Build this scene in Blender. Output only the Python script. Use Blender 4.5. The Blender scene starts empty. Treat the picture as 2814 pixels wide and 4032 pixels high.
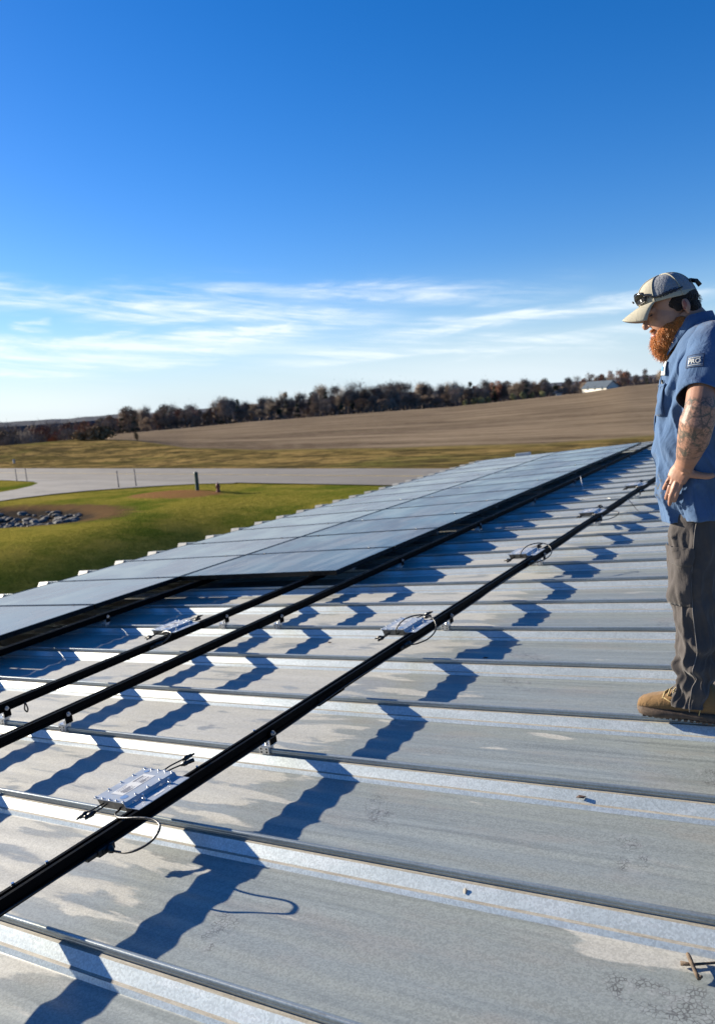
import bpy, bmesh, math, random
import numpy as np
from mathutils import Matrix, Vector, noise as mnoise
R_=math.radians
rnd=random.Random(7)
C=bpy.context.scene.collection
scn=bpy.context.scene
# ------------------------------------------------------------------ camera, sky, sun
SL=R_(4.76)                       # roof pitch
Z0=4.9325                         # world height of the roof-frame origin (seam tops)
MR=Matrix(((math.cos(SL),0,-math.sin(SL),0),(0,1,0,0),(math.sin(SL),0,math.cos(SL),Z0),(0,0,0,1)))
cam=bpy.data.cameras.new('camera'); co=bpy.data.objects.new('camera',cam); C.objects.link(co); scn.camera=co
cam.sensor_fit='VERTICAL'; cam.sensor_height=36; cam.lens=28.12; cam.clip_start=.05; cam.clip_end=6000
co.matrix_world=Matrix(((0.85738687,-0.01097429,0.51455546,-0.10554),(0.50933332,0.16172649,-0.84523613,0),(-0.07394138,0.9867746,0.14425174,6.2),(0,0,0,1)))
cam.dof.use_dof=True; cam.dof.focus_distance=2.5; cam.dof.aperture_fstop=4.8
SUN_EL=15.5; SKYROT=-92.0
sv=Vector((-math.cos(R_(SUN_EL)),-0.01,math.sin(R_(SUN_EL)))).normalized()
sl=bpy.data.lights.new('sun','SUN'); sl.energy=5.0; sl.angle=R_(0.5); sl.color=(1,.905,.745)
so=bpy.data.objects.new('sun',sl); C.objects.link(so); so.rotation_euler=sv.to_track_quat('Z','Y').to_euler(); so.location=(-20,0,30)
scn.view_settings.view_transform='Standard'; scn.view_settings.look='None'; scn.view_settings.exposure=1.3; scn.view_settings.gamma=1
scn.view_settings.use_curve_mapping=False

class NT:
    def __init__(s,tree): s.t=tree; s.n=tree.nodes; s.l=tree.links
    def node(s,ty,**k):
        n=s.n.new(ty)
        for a,b in k.items(): setattr(n,a,b)
        return n
    def put(s,inp,v):
        if isinstance(v,bpy.types.NodeSocket): s.l.new(v,inp)
        elif v is not None:
            if isinstance(v,(tuple,list)) and len(v)==3 and inp.type=='RGBA': v=(*v,1)
            inp.default_value=v
    def math(s,op,a,b=0.5,c=0.5,clamp=False):
        n=s.node('ShaderNodeMath',operation=op,use_clamp=clamp); s.put(n.inputs[0],a); s.put(n.inputs[1],b); s.put(n.inputs[2],c); return n.outputs[0]
    def vmath(s,op,a,b=(0,0,0)):
        n=s.node('ShaderNodeVectorMath',operation=op); s.put(n.inputs[0],a); s.put(n.inputs[1],b); return n.outputs[0] if op not in('LENGTH','DOT_PRODUCT') else n.outputs[1]
    def mix(s,f,a,b,bt='MIX'):
        n=s.node('ShaderNodeMix',data_type='RGBA',blend_type=bt); s.put(n.inputs[0],f); s.put(n.inputs[6],a); s.put(n.inputs[7],b); return n.outputs[2]
    def noise(s,v,scale,detail=3,rough=.5,dist=0,out=0):
        n=s.node('ShaderNodeTexNoise'); s.put(n.inputs['Vector'],v); s.put(n.inputs['Scale'],scale); s.put(n.inputs['Detail'],detail); s.put(n.inputs['Roughness'],rough); s.put(n.inputs['Distortion'],dist); return n.outputs[out]
    def vor(s,v,scale,feature='F1',out=0):
        n=s.node('ShaderNodeTexVoronoi',feature=feature); s.put(n.inputs['Vector'],v); s.put(n.inputs['Scale'],scale); return n.outputs[out]
    def ss(s,v,a,b,o0=0.,o1=1.):
        n=s.node('ShaderNodeMapRange',interpolation_type='SMOOTHSTEP'); s.put(n.inputs[0],v); s.put(n.inputs[1],a); s.put(n.inputs[2],b); s.put(n.inputs[3],o0); s.put(n.inputs[4],o1); return n.outputs[0]
    def scale(s,v,sc,loc=(0,0,0),rot=(0,0,0)):
        n=s.node('ShaderNodeMapping'); s.put(n.inputs['Vector'],v); n.inputs['Scale'].default_value=sc; n.inputs['Location'].default_value=loc; n.inputs['Rotation'].default_value=rot; return n.outputs[0]
    def sep(s,v):
        n=s.node('ShaderNodeSeparateXYZ'); s.put(n.inputs[0],v); return n.outputs
    def comb(s,x,y,z):
        n=s.node('ShaderNodeCombineXYZ'); s.put(n.inputs[0],x); s.put(n.inputs[1],y); s.put(n.inputs[2],z); return n.outputs[0]
    def bump(s,h,strength=.3,dist=.01):
        n=s.node('ShaderNodeBump'); s.put(n.inputs['Height'],h); n.inputs['Strength'].default_value=strength; n.inputs['Distance'].default_value=dist; return n.outputs[0]
def newmat(name):
    m=bpy.data.materials.new(name); m.use_nodes=True; t=NT(m.node_tree); b=t.n['Principled BSDF']; return m,t,b
def objco(t): return t.node('ShaderNodeTexCoord').outputs['Object']
def simple(name,col,rough=.5,metal=0.,var=.15,vs=8.,bump=0.,bs=60.,spec=None):
    m,t,b=newmat(name); o=objco(t); n=t.noise(o,vs,4,.6)
    f=t.ss(n,.3,.7,1-var,1+var)
    c=t.vmath('SCALE',tuple(col)); 
    sn=c.node; t.put(sn.inputs['Scale'],f); t.put(b.inputs['Base Color'],c)
    t.put(b.inputs['Roughness'],t.ss(t.noise(o,vs*3,3),.3,.7,max(.02,rough-.08),min(1,rough+.08))); b.inputs['Metallic'].default_value=metal
    if spec is not None: b.inputs['Specular IOR Level'].default_value=spec
    if bump: t.put(b.inputs['Normal'],t.bump(t.noise(o,bs,4,.6),bump,.005))
    return m

# world: physical sky with thin cirrus low in it
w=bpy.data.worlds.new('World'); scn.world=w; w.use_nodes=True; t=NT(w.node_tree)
bg=t.n['Background']; sky=t.node('ShaderNodeTexSky',sky_type='NISHITA'); sky.sun_disc=False
sky.sun_elevation=R_(SUN_EL); sky.sun_rotation=R_(SKYROT); sky.altitude=200; sky.air_density=1.0; sky.dust_density=.35; sky.ozone_density=3.2
d=t.node('ShaderNodeTexCoord').outputs['Generated']; x,y,z=t.sep(d)
hz=t.math('SQRT',t.math('ADD',t.math('MULTIPLY',x,x),t.math('MULTIPLY',y,y)))
az=t.math('ARCTAN2',x,y); el=t.math('ARCTAN2',z,hz)          # azimuth, elevation (radians)
elt=t.math('ADD',el,t.math('MULTIPLY',t.math('ADD',az,.52),.122))
cv=t.comb(t.math('MULTIPLY',az,3.0),t.math('MULTIPLY',elt,24.0),0.)
n1=t.noise(cv,1.35,9,.60,.6); n2=t.noise(t.vmath('ADD',cv,(7.3,3.1,0)),.55,3,.5,.2)
n3=t.noise(t.scale(cv,(1.6,3.4,1),(3,8,0),(0,0,.35)),1.4,8,.7,.9)
elw=t.math('ADD',el,t.math('MULTIPLY',t.math('SUBTRACT',t.noise(t.comb(t.math('MULTIPLY',az,5.),t.math('MULTIPLY',el,30.),0.),1.1,7,.62,.5),.5),.060))
BANDS=[(-1.3,.165,-.95,.140,.011,.80),(-.97,.140,-.52,.090,.0085,.95),(-.80,.139,-.31,.106,.0085,.62),(-.53,.067,-.14,.086,.0065,.72),(-1.3,.082,-.61,.079,.0085,.85),(-.93,.103,-.89,.106,.003,.8),(-.86,.093,-.79,.100,.004,.6),(-.72,.077,-.60,.088,.004,.7),(-1.2,.058,-.66,.060,.008,.7),(-.62,.052,-.2,.046,.007,.5),(.1,.12,.7,.10,.012,.6),(-2.2,.12,-1.4,.13,.012,.6)]
tot=None
for (a0,e0,a1,e1,th,st_) in BANDS:
    k_=(e1-e0)/(a1-a0); ln=t.math('ADD',t.math('MULTIPLY',az,k_),e0-k_*a0); q=t.math('DIVIDE',t.math('SUBTRACT',elw,ln),th*1.25)
    gq=t.math('EXPONENT',t.math('MULTIPLY',t.math('MULTIPLY',q,q),-1.)); wn=(a1-a0)*.18
    gq=t.math('MULTIPLY',gq,t.math('MULTIPLY',t.math('MULTIPLY',t.ss(az,a0-wn,a0+wn),t.ss(az,a1-wn,a1+wn,1.,0.)),st_)); tot=gq if tot is None else t.math('ADD',tot,gq)
tex=t.math('ADD',t.math('MULTIPLY',t.ss(n1,.36,.66),.75),t.math('MULTIPLY',t.ss(n3,.38,.66),.45))
veil=t.math('MULTIPLY',t.ss(el,.0,.085,.55,0.),t.ss(n2,.35,.65,.6,1.2))
cl=t.math('ADD',t.math('MULTIPLY',t.math('MULTIPLY',tot,tex),1.45),veil,clamp=True)
haze=t.ss(el,-.03,.16,.62,0.)
skyc=t.mix(.55,sky.outputs[0],(1.,1.,1.)); 
sat=t.node('ShaderNodeHueSaturation'); sat.inputs['Saturation'].default_value=1.35; sat.inputs['Value'].default_value=1.0; t.put(sat.inputs['Color'],sky.outputs[0])
blu=t.mix(1.,sat.outputs[0],(1.0,1.08,1.45),'MULTIPLY'); bl=t.mix(haze,blu,(4.6,6.8,9.2))
cc=t.mix(t.math('MULTIPLY',cl,.82),bl,(8.3,9.0,9.3))
zen=t.vmath('SCALE',cc); t.put(zen.node.inputs['Scale'],t.ss(el,.62,1.35,1.,.60)); t.put(bg.inputs['Color'],zen); bg.inputs['Strength'].default_value=.05  # sky above the view dimmed towards the zenith to deepen shadows

# ------------------------------------------------------------------ mesh helpers
def mesh_obj(name,verts,faces,mat,parent=None,smooth=False,mi=None):
    me=bpy.data.meshes.new(name); me.from_pydata([tuple(v) for v in verts],[],faces); 
    for m in (mat if isinstance(mat,(list,tuple)) else [mat]): me.materials.append(m)
    if mi is not None: me.polygons.foreach_set('material_index',mi)
    if smooth: me.polygons.foreach_set('use_smooth',[True]*len(me.polygons))
    me.update(); o=bpy.data.objects.new(name,me); C.objects.link(o)
    if parent: o.parent=parent
    return o
class MB:
    def __init__(s): s.v=[]; s.f=[]; s.sm=[]
    def add(s,v,f,smooth=False):
        k=len(s.v); s.v+= [tuple(a) for a in v]; s.f+=[tuple(i+k for i in q) for q in f]; s.sm+=[smooth]*len(f); return s
    def box(s,x0,x1,y0,y1,z0,z1,M=None,b=0.):
        bm=bmesh.new(); bmesh.ops.create_cube(bm,size=1)
        for v in bm.verts: v.co=Vector(((x0+x1)/2+v.co.x*(x1-x0),(y0+y1)/2+v.co.y*(y1-y0),(z0+z1)/2+v.co.z*(z1-z0)))
        if b: bmesh.ops.bevel(bm,geom=bm.edges[:],offset=b,segments=2,affect='EDGES',profile=.5)
        return s.bm(bm,M)
    def bm(s,bm,M=None,smooth=False):
        bm.verts.index_update(); v=[(M@a.co if M else a.co.copy()) for a in bm.verts]; f=[[q.index for q in p.verts] for p in bm.faces]; bm.free(); return s.add(v,f,smooth)
    def cyl(s,c,r,h,axis=(0,0,1),n=12,r2=None):
        bm=bmesh.new(); bmesh.ops.create_cone(bm,segments=n,radius1=r,radius2=r if r2 is None else r2,depth=h,cap_ends=True)
        M=Matrix.Translation(Vector(c))@Vector(axis).normalized().to_track_quat('Z','Y').to_matrix().to_4x4(); return s.bm(bm,M)
    def ell(s,c,r,rot=None,seg=14):
        bm=bmesh.new(); bmesh.ops.create_uvsphere(bm,u_segments=seg,v_segments=max(6,seg*2//3),radius=1)
        M=Matrix.Translation(Vector(c))@(rot or Matrix.Identity(4))@Matrix.Diagonal((*r,1)); return s.bm(bm,M,True)
    def tube(s,pts,r,n=8,caps=True,up=(0,0,1),sq=None):
        P=[Vector(p) for p in pts]; rr=r if isinstance(r,(list,tuple)) else [r]*len(P); v=[];f=[]; pu=None
        for i,p in enumerate(P):
            d=(P[min(i+1,len(P)-1)]-P[max(i-1,0)]).normalized()
            u=Vector(up) if pu is None else pu
            u=(u-d*u.dot(d)); 
            if u.length<1e-4: u=Vector((1,0,0))-d*d.x
            u.normalize(); pu=u; w_=d.cross(u); a=rr[i]; ra,rb=(a if isinstance(a,(tuple,list)) else (a,a))
            for k in range(n):
                th=2*math.pi*k/n; v.append(p+u*math.cos(th)*ra+w_*math.sin(th)*rb)
        for i in range(len(P)-1):
            for k in range(n): f.append((i*n+k,i*n+(k+1)%n,(i+1)*n+(k+1)%n,(i+1)*n+k))
        if caps: f.append(tuple(range(n-1,-1,-1))); f.append(tuple(range((len(P)-1)*n,len(P)*n)))
        return s.add(v,f,True)
    def rings(s,rings,caps=True):
        n=len(rings[0]); v=[p for r in rings for p in r]; f=[]
        for i in range(len(rings)-1):
            for k in range(n): f.append((i*n+k,i*n+(k+1)%n,(i+1)*n+(k+1)%n,(i+1)*n+k))
        if caps: f.append(tuple(range(n-1,-1,-1))); f.append(tuple(range((len(rings)-1)*n,len(rings)*n)))
        return s.add(v,f,True)
    def build(s,name,mat,parent=None):
        o=mesh_obj(name,s.v,s.f,mat,parent); o.data.polygons.foreach_set('use_smooth',s.sm); return o
def spl(pts,n=8):
    P=[Vector(p) for p in pts]; out=[]
    for i in range(len(P)-1):
        a,b,c,d_=P[max(i-1,0)],P[i],P[i+1],P[min(i+2,len(P)-1)]
        for k in range(n):
            u=k/n; out.append(.5*((2*b)+(c-a)*u+(2*a-5*b+4*c-d_)*u*u+(3*b-a-3*c+d_)*u**3))
    out.append(P[-1]); return out
def empty(name,loc=(0,0,0),rot=None,M=None):
    o=bpy.data.objects.new(name,None); C.objects.link(o); o.empty_display_size=.1
    if M is not None: o.matrix_world=M
    else:
        o.location=loc
        if rot: o.rotation_euler=rot
    return o
def tag(o,label=None,cat=None,group=None,kind=None):
    if label: o['label']=label
    if cat: o['category']=cat
    if group: o['group']=group
    if kind: o['kind']=kind
    return o
def RF(x=0,y=0,z=0): return MR@Matrix.Translation((x,y,z))        # frame lying on the roof
def copy_tree(o,parent=None):
    c=o.copy(); C.objects.link(c)
    if parent: c.parent=parent
    for ch in [q for q in o.children]: copy_tree(ch,c)
    return c
def rootobj(o,M): o.matrix_world=M; return o

# ------------------------------------------------------------------ materials
def roof_mat(kind):
    m,t,b=newmat('galvanised_'+kind); o=objco(t); x,y,z=t.sep(o)
    sp=t.vor(o,210.,out=1); spn=t.sep(sp)[0]
    fine=t.noise(o,170,3,.6)
    mott=t.math('ADD',t.math('MULTIPLY',spn,.5),t.math('MULTIPLY',fine,.5))
    big=t.noise(t.scale(o,(.8,5.,5.)),1.6,5,.6)
    streak=t.noise(t.scale(o,(1.2,34.,1.)),1.0,5,.6)
    if kind=='pan':
        # dry dusty film left by dew, with crisp tide edges, running down the slope
        st=t.noise(t.scale(o,(1.5,7.5,1.)),1.35,6,.55,.35)
        mk=t.ss(x,-2.75,-1.30,.115,-.18)
        mk2=t.math('MULTIPLY',t.ss(t.vmath('LENGTH',t.vmath('MULTIPLY',t.vmath('SUBTRACT',o,(-.43,1.79,-.07)),(3.2,9.,0.))),.5,1.3,.205,0.),1.)
        v=t.math('ADD',st,t.math('ADD',mk,mk2)); dry=t.ss(v,.480,.540)
        rim=t.math('MULTIPLY',t.ss(v,.47,.505),t.ss(v,.505,.56,1.,.35))
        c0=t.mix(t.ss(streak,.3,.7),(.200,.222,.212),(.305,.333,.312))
        c0=t.mix(t.ss(big,.35,.7),c0,(.262,.285,.268)); c0=t.mix(t.ss(x,-1.5,-2.6,0.,.55),c0,(.345,.345,.318))
        c0=t.mix(t.math('MULTIPLY',t.ss(t.noise(t.scale(o,(.9,3.,1.)),2.3,4,.6),.5,.68),.45),c0,(.30,.285,.25))
        c1=t.mix(t.ss(big,.3,.7),(.385,.378,.340),(.455,.448,.402))
        col=t.mix(dry,c0,c1); col=t.mix(t.math('MULTIPLY',rim,t.math('MULTIPLY',.22,t.ss(x,-2.2,-1.2,1.,0.2))),col,(.17,.18,.19))
        # muddy boot prints
        mask=None
        PR=[(-1.5,2.27,.14,.055,.9),(-.62,2.22,.13,.05,1.2),(-.45,1.66,.13,.055,.3),(-.36,1.64,.10,.05,1.4),(-.45,2.75,.12,.05,.8),(-1.56,4.02,.15,.06,.4),(-1.46,3.59,.14,.06,.7),(-1.6,1.52,.10,.055,1.2),(-1.5,5.2,.14,.06,.4),(-.9,4.6,.14,.06,.6)]
        for (px,py,a,bb,ro) in PR:
            q=t.scale(t.vmath('SUBTRACT',o,(px,py,0)),(1,1,0),(0,0,0),(0,0,ro)); q=t.vmath('MULTIPLY',q,(1/a,1/bb,0))
            k=t.ss(t.vmath('LENGTH',q),.75,1.1,1.,0.); mask=k if mask is None else t.math('MAXIMUM',mask,k)
        cell=t.vor(o,82.,'DISTANCE_TO_EDGE'); ed=t.ss(cell,.03,.14,1.,0.)
        pn=t.ss(t.noise(o,22,3,.6),.42,.60)
        fm=t.math('MULTIPLY',t.math('MULTIPLY',mask,ed),t.math('MULTIPLY',pn,.85))
        col=t.mix(fm,col,(.10,.10,.095)); col=t.mix(t.math('MULTIPLY',mask,t.math('MULTIPLY',t.ss(t.noise(o,30,2),.5,.65),.25)),col,(.40,.41,.40))
        spots=t.ss(t.vor(t.scale(o,(1,1,0)),5.5),.014,.022,1.,0.); col=t.mix(t.math('MULTIPLY',spots,.8),col,(.09,.075,.06))
        rough=t.math('ADD',t.math('MULTIPLY',dry,.22),.40); metal=t.math('SUBTRACT',.14,t.math('MULTIPLY',dry,.10))
    elif kind=='face':
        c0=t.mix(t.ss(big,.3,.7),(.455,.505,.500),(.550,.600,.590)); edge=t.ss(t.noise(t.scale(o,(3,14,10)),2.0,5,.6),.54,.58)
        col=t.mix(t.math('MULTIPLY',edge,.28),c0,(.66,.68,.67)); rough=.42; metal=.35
    elif kind=='ledge':
        col=t.mix(t.ss(t.noise(t.scale(o,(3,30,30)),3,5,.7),.35,.65),(.38,.355,.30),(.27,.245,.20)); rough=.7; metal=.08
    else:
        col=t.mix(t.ss(streak,.3,.7),(.27,.30,.30),(.40,.435,.43)); 
        sc=t.ss(t.noise(t.scale(o,(5,60,120)),2,5,.7),.60,.66); col=t.mix(t.math('MULTIPLY',sc,.5),col,(.14,.14,.13)); rough=.34; metal=.55
    f=t.ss(mott,.25,.75,.86,1.12) if kind in('pan','face') else t.ss(mott,.25,.75,.9,1.1)
    c=t.vmath('SCALE',col); t.put(c.node.inputs['Scale'],f); t.put(b.inputs['Base Color'],c)
    t.put(b.inputs['Roughness'],rough); t.put(b.inputs['Metallic'],metal)
    hb=t.math('ADD',t.math('MULTIPLY',spn,.12),t.math('ADD',t.math('MULTIPLY',fine,.15),t.math('MULTIPLY',t.noise(t.scale(o,(1.,16.,1.)),1.5,3),3.)))
    t.put(b.inputs['Normal'],t.bump(hb,.25,.002)); return m
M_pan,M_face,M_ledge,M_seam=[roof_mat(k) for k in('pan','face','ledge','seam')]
M_white=simple('white_painted_metal',(.30,.295,.27),.5,0,.12,5)
M_wall=simple('wall_sheet',(.55,.54,.50),.5,.2,.06,3)
M_black=simple('black_anodised',(.0022,.0022,.0025),.5,.0,.3,20,.02,300,.04)
M_blackp=simple('black_plastic',(.006,.006,.006),.42,0,.3,30)
M_cable=simple('cable_rubber',(.008,.008,.008),.33,0,.2,30)
M_alu=simple('mill_aluminium',(.58,.58,.57),.33,.85,.12,40,.03,200)
M_steel=simple('stainless_bolt',(.62,.62,.62),.25,.95,.1,60)
M_mi=simple('inverter_grey_paint',(.37,.40,.43),.42,.25,.07,14,.03,250)
M_midark=simple('inverter_cast_body',(.12,.115,.105),.5,.6,.15,20)
M_frame=simple('panel_frame_black',(.006,.006,.007),.35,.5,.2,10)
def glass_mat(lo,hi,st_):
    m,t,b=newmat('solar_glass'); o=objco(t); wo=t.node('ShaderNodeNewGeometry').outputs['Position']
    x,y,z=t.sep(o)
    st=t.noise(t.scale(wo,(1.1,.8,1.)),1.3,5,.6,.5); st2=t.noise(t.scale(wo,(6.,1.,1.)),1.2,5,.6)
    dust_sheen=t.math('ADD',t.ss(st,.42,.58,lo,hi),t.ss(st2,.47,.62,0.,st_))  # dust plus grey sky sheen and cloud-reflection streaks, put into the glass colour
    col=t.mix(dust_sheen,(.006,.008,.013),(.27,.25,.215))
    gx=t.math('PINGPONG',t.math('ADD',x,.5),.083); gy=t.math('PINGPONG',t.math('ADD',y,.5),.083); line=t.math('MAXIMUM',t.ss(gx,.0010,.0020,1.,0.),t.ss(gy,.0010,.0020,1.,0.))
    col=t.mix(t.math('MULTIPLY',line,.35),col,(.16,.165,.17))
    t.put(b.inputs['Base Color'],col); t.put(b.inputs['Roughness'],t.ss(st,.3,.7,.10,.26)); b.inputs['IOR'].default_value=1.5; b.inputs['Specular IOR Level'].default_value=.28
    return m
M_glass=glass_mat(.60,.80,.12); M_glass2=glass_mat(.04,.36,.32)


# ------------------------------------------------------------------ building
S=.6096; Y0=.68305
XE,XR,YN,YF=-8.42,5.4,-4.3,19.86
bld=tag(empty('metal_building',M=RF()),'low-pitched galvanised standing seam roof building filling the foreground','building')
def section():
    pts=[];mi=[]          # (y,z) polyline from near to far, mat index of the segment that follows
    PZ=-.068
    for k in range(-8,33):
        yk=Y0+k*S
        prof=[(-.064,PZ,1),(-.056,-.055,2),(-.046,-.053,1),(-.0185,-.0245,2),(-.0035,-.0238,3),(-.0035,-.021,3),(-.0075,-.0195,3),(-.0078,-.0125,3),(-.0068,-.0115,3),(-.0078,-.0105,3),(-.0072,-.0022,3),(-.0045,0,3),(.0035,0,3),(.005,-.003,3),(.0035,-.022,2),(.017,-.0245,1),(.046,-.053,2),(.056,-.055,1),(.064,PZ,0)]
        for a,b_,c in prof: pts.append((yk+a,b_)); mi.append(c)
        n=44; a=yk+.064; w_=S-.128
        for j in range(1,n):
            u=j/n; y=a+w_*u; e=min(1,min(u,1-u)*9)
            pts.append((y,PZ+e*(.0024*math.sin(u*w_/.118*2*math.pi+1.0+k*.25)+.0004*math.sin(u*w_/.052*2*math.pi+k)))); mi.append(0)
    q=[(p,m) for p,m in zip(pts,mi) if YN<=p[0]<=YF]
    return [a for a,_ in q],[m for _,m in q]
sec,smi=section(); nx=26; xs=[XE+(XR-XE)*i/nx for i in range(nx+1)]
V=[];F=[];MI=[]; ns=len(sec)
for i,x in enumerate(xs):
    for (y,z) in sec: V.append((x,y,z+.0011*math.sin(x*2.3+y*3.1)*(1 if z<-.06 else 0)))
for i in range(nx):
    for j in range(ns-1):
        F.append((i*ns+j,(i+1)*ns+j,(i+1)*ns+j+1,i*ns+j+1)); MI.append(smi[j])
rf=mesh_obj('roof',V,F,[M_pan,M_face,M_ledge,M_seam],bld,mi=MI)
rf.data.polygons.foreach_set('use_smooth',[m==0 or m==3 for m in MI])
rf2=mesh_obj('roof',[(2*XR-a,b_,c) for a,b_,c in V],[tuple(reversed(f)) for f in F],[M_pan,M_face,M_ledge,M_seam],bld,mi=MI)
rf2.matrix_local=Matrix.Translation((XR,0,0))@Matrix.Rotation(2*SL,4,'Y')@Matrix.Translation((-XR,0,0))
mb=MB(); mb.box(XR-.18,XR+.18,YN-.02,YF+.02,.004,.016,b=.003); mb.build('ridge_cap',M_face,bld)
mb=MB(); mb.box(XE-.10,XE-.005,YN-.05,YF+.05,-.20,-.085,b=.01); mb.build('gutter',M_white,bld)
mb=MB(); mb.box(XE-.02,XR,YF+.002,YF+.045,-.26,-.008,b=.004); mb.build('rake_trim',M_wall,bld)
mb=MB(); mb.box(XE-.02,XR,YN-.045,YN-.002,-.26,-.008,b=.004); mb.build('rake_trim',M_wall,bld)
for k in range(-7,32):       # bright closure caps on the rib ends over the eave
    yk=Y0+k*S; mb=MB(); pr=[(-.085,-.072),(-.066,-.052),(-.03,-.014),(-.012,.006),(.012,.006),(.03,-.014),(.066,-.052),(.085,-.072)]
    x0,x1=XE-.09,XE+.08; pr=[(a*.85,b_*.9-.008) for a,b_ in pr]; jj=rnd.uniform(-.01,.01)
    v=[(x0+abs(a)*.3,yk+a,b_+jj*.3) for a,b_ in pr]+[(x1,yk+a,b_+.004) for a,b_ in pr]; n=8
    mb.add(v,[(i,i+1,n+i+1,n+i) for i in range(n-1)]+[tuple(range(n-1,-1,-1))]+[tuple(range(n,2*n))])
    mb.build('rib_end_cap',M_white,bld)
inv=RF().inverted()
def wbox(name,a,b_,mat):
    mb=MB(); mb.box(a[0],b_[0],a[1],b_[1],a[2],b_[2]); o=mb.build(name,mat,bld); o.matrix_parent_inverse=inv; return o
ze=Z0+math.sin(SL)*XE-.3
wbox('wall',(XE+.5,YN+.25,-1.9),(XE+.65,YF-.25,ze),M_wall); wbox('wall',(2*XR-XE-.65,YN+.25,-1.9),(2*XR-XE-.5,YF-.25,ze),M_wall)
for yy in (YN+.25,YF-.40):
    mb=MB(); zz=Z0+math.sin(SL)*XR-.25
    P=[(XE+.65,-1.9),(2*XR-XE-.65,-1.9),(2*XR-XE-.65,ze),(XR,zz),(XE+.65,ze)]
    mb.add([(x,yy,z) for x,z in P]+[(x,yy+.15,z) for x,z in P],[(4,3,2,1,0),(5,6,7,8,9)]+[(i,(i+1)%5,5+(i+1)%5,5+i) for i in range(5)])
    o=mb.build('gable_wall',M_wall,bld); o.matrix_parent_inverse=inv

# ------------------------------------------------------------------ racking
RAILS=[('third rail from the eave edge, hidden under the lower panel row',-7.0,1.0,17.8),('rail under the upper edge of the lower panel row',-5.76,1.0,17.8),
 ('black rail just upslope of the lower panel row, running on under the upper row',-5.235,-1.5,17.8),('black rail that slides in under the near edge of the upper panel row',-3.965,-1.5,17.8),
 ('black rail just upslope of the upper panel row edge',-3.462,-1.5,18.3),('lone uncovered black rail carrying the row of grey microinverters',-2.16,-1.5,14.6)]
RZ0,RZ1=.051,.099
rail_x=[r[1] for r in RAILS]
for i,(lb,x,ya,yb) in enumerate(RAILS):
    r=tag(empty('mounting_rail',M=RF(x,ya,0)),lb.replace('third rail from the eave edge','black rail nearest the eave'),'rail','black rails running the length of the roof')
    L=yb-ya; wd=.0185
    prof=[(-wd,RZ0),(wd,RZ0),(wd,RZ0+.012),(wd-.0035,RZ0+.014),(wd-.0035,RZ0+.019),(wd,RZ0+.021),(wd,RZ1-.006),(wd+.0015,RZ1-.005),(wd+.0015,RZ1),(wd-.011,RZ1),(wd-.011,RZ1-.012),(-wd+.011,RZ1-.012),(-wd+.011,RZ1),(-wd-.0015,RZ1),(-wd-.0015,RZ1-.005),(-wd,RZ1-.006)]
    n=len(prof); mb=MB(); mb.add([(a,0,b_) for a,b_ in prof]+[(a,L,b_) for a,b_ in prof],[((i_+1)%n,i_,n+i_,n+(i_+1)%n) for i_ in range(n)]+[tuple(range(n)),tuple(range(2*n-1,n-1,-1))])
    mb.build('rail_profile',M_black,r)
    if i>=3:
        for ys in ((2.98,) if i==5 else (4.2,)):
            mb=MB(); mb.box(-wd-.004,wd+.0045,ys-ya-.11,ys-ya+.11,RZ0-.003,RZ0+.034); mb.build('splice_sleeve',M_black,r)
    for ys in ([1.42,1.30,2.1,2.45] if i==5 else []):
        mb=MB(); mb.cyl((-wd,ys-ya,RZ1+.002),.005,.006); mb.build('bolt',M_steel,r)
# seam clamp with L foot
cl=empty('seam_clamp',M=RF())
mb=MB(); mb.box(-.026,.026,-.019,-.0085,-.021,.012,b=.0015); mb.box(-.026,.026,-.010,.010,.0015,.013,b=.001); mb.box(-.026,.026,.0065,.018,-.021,.012,b=.0015); a_=mb.build('clamp_block',M_alu,cl)
mb=MB()
for dx in(-.014,.014): 
    for dz in(-.012,.002): mb.cyl((dx,-.0192,dz),.0042,.001,(0,1,0),10)
mb.build('screw_hole',M_black,a_)
mb=MB(); mb.box(-.022,.040,-.020,.020,.0132,.0185,b=.001); mb.box(.034,.040,-.020,.020,.0186,.052,b=.001); mb.build('foot_plate',M_alu,cl)
mb=MB(); mb.box(.0405,.046,-.021,.021,.022,.082,b=.001); mb.build('foot_bracket',M_black,cl)
mb=MB(); mb.cyl((.049,0,.068),.0085,.007,(1,0,0),6); mb.cyl((.053,0,.068),.005,.012,(1,0,0),10); mb.cyl((.0465,0,.068),.012,.0015,(1,0,0),16); mb.build('bolt',M_steel,cl)
mb=MB(); mb.cyl((.005,0,.024),.008,.009,(0,0,1),6); mb.cyl((.005,0,.032),.004,.012,(0,0,1),10); mb.build('bolt',M_steel,cl)
wh={5:'under the lone microinverter rail',4:'under the rail beside the upper panel row',3:'under the rail ending below the upper panel row',2:'in shade beside the lower panel row',1:'under the lower panel row',0:'under the lowest panel edge'}
ordn=['nearest','second nearest','third nearest','fourth nearest','fifth nearest','sixth nearest','seventh nearest','eighth nearest','ninth nearest','farthest']
first=True
for ri in (5,4,3,2):
    kk=[k for k in range(3,25,3)]
    for n_,k in enumerate(kk):
        o=cl if first else copy_tree(cl); first=False
        o.matrix_world=RF(rail_x[ri]-.0185-.022-.0,Y0+k*S,0)@Matrix.Translation((.0,0,0))
        # bracket face touches the +X side of the rail
        o.matrix_world=RF(rail_x[ri]+.0205-.0405+.0,Y0+k*S,0)
        tag(o,f'{ordn[n_]} seam clamp '+wh[ri],'clamp','seam clamps holding the rails')

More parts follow.
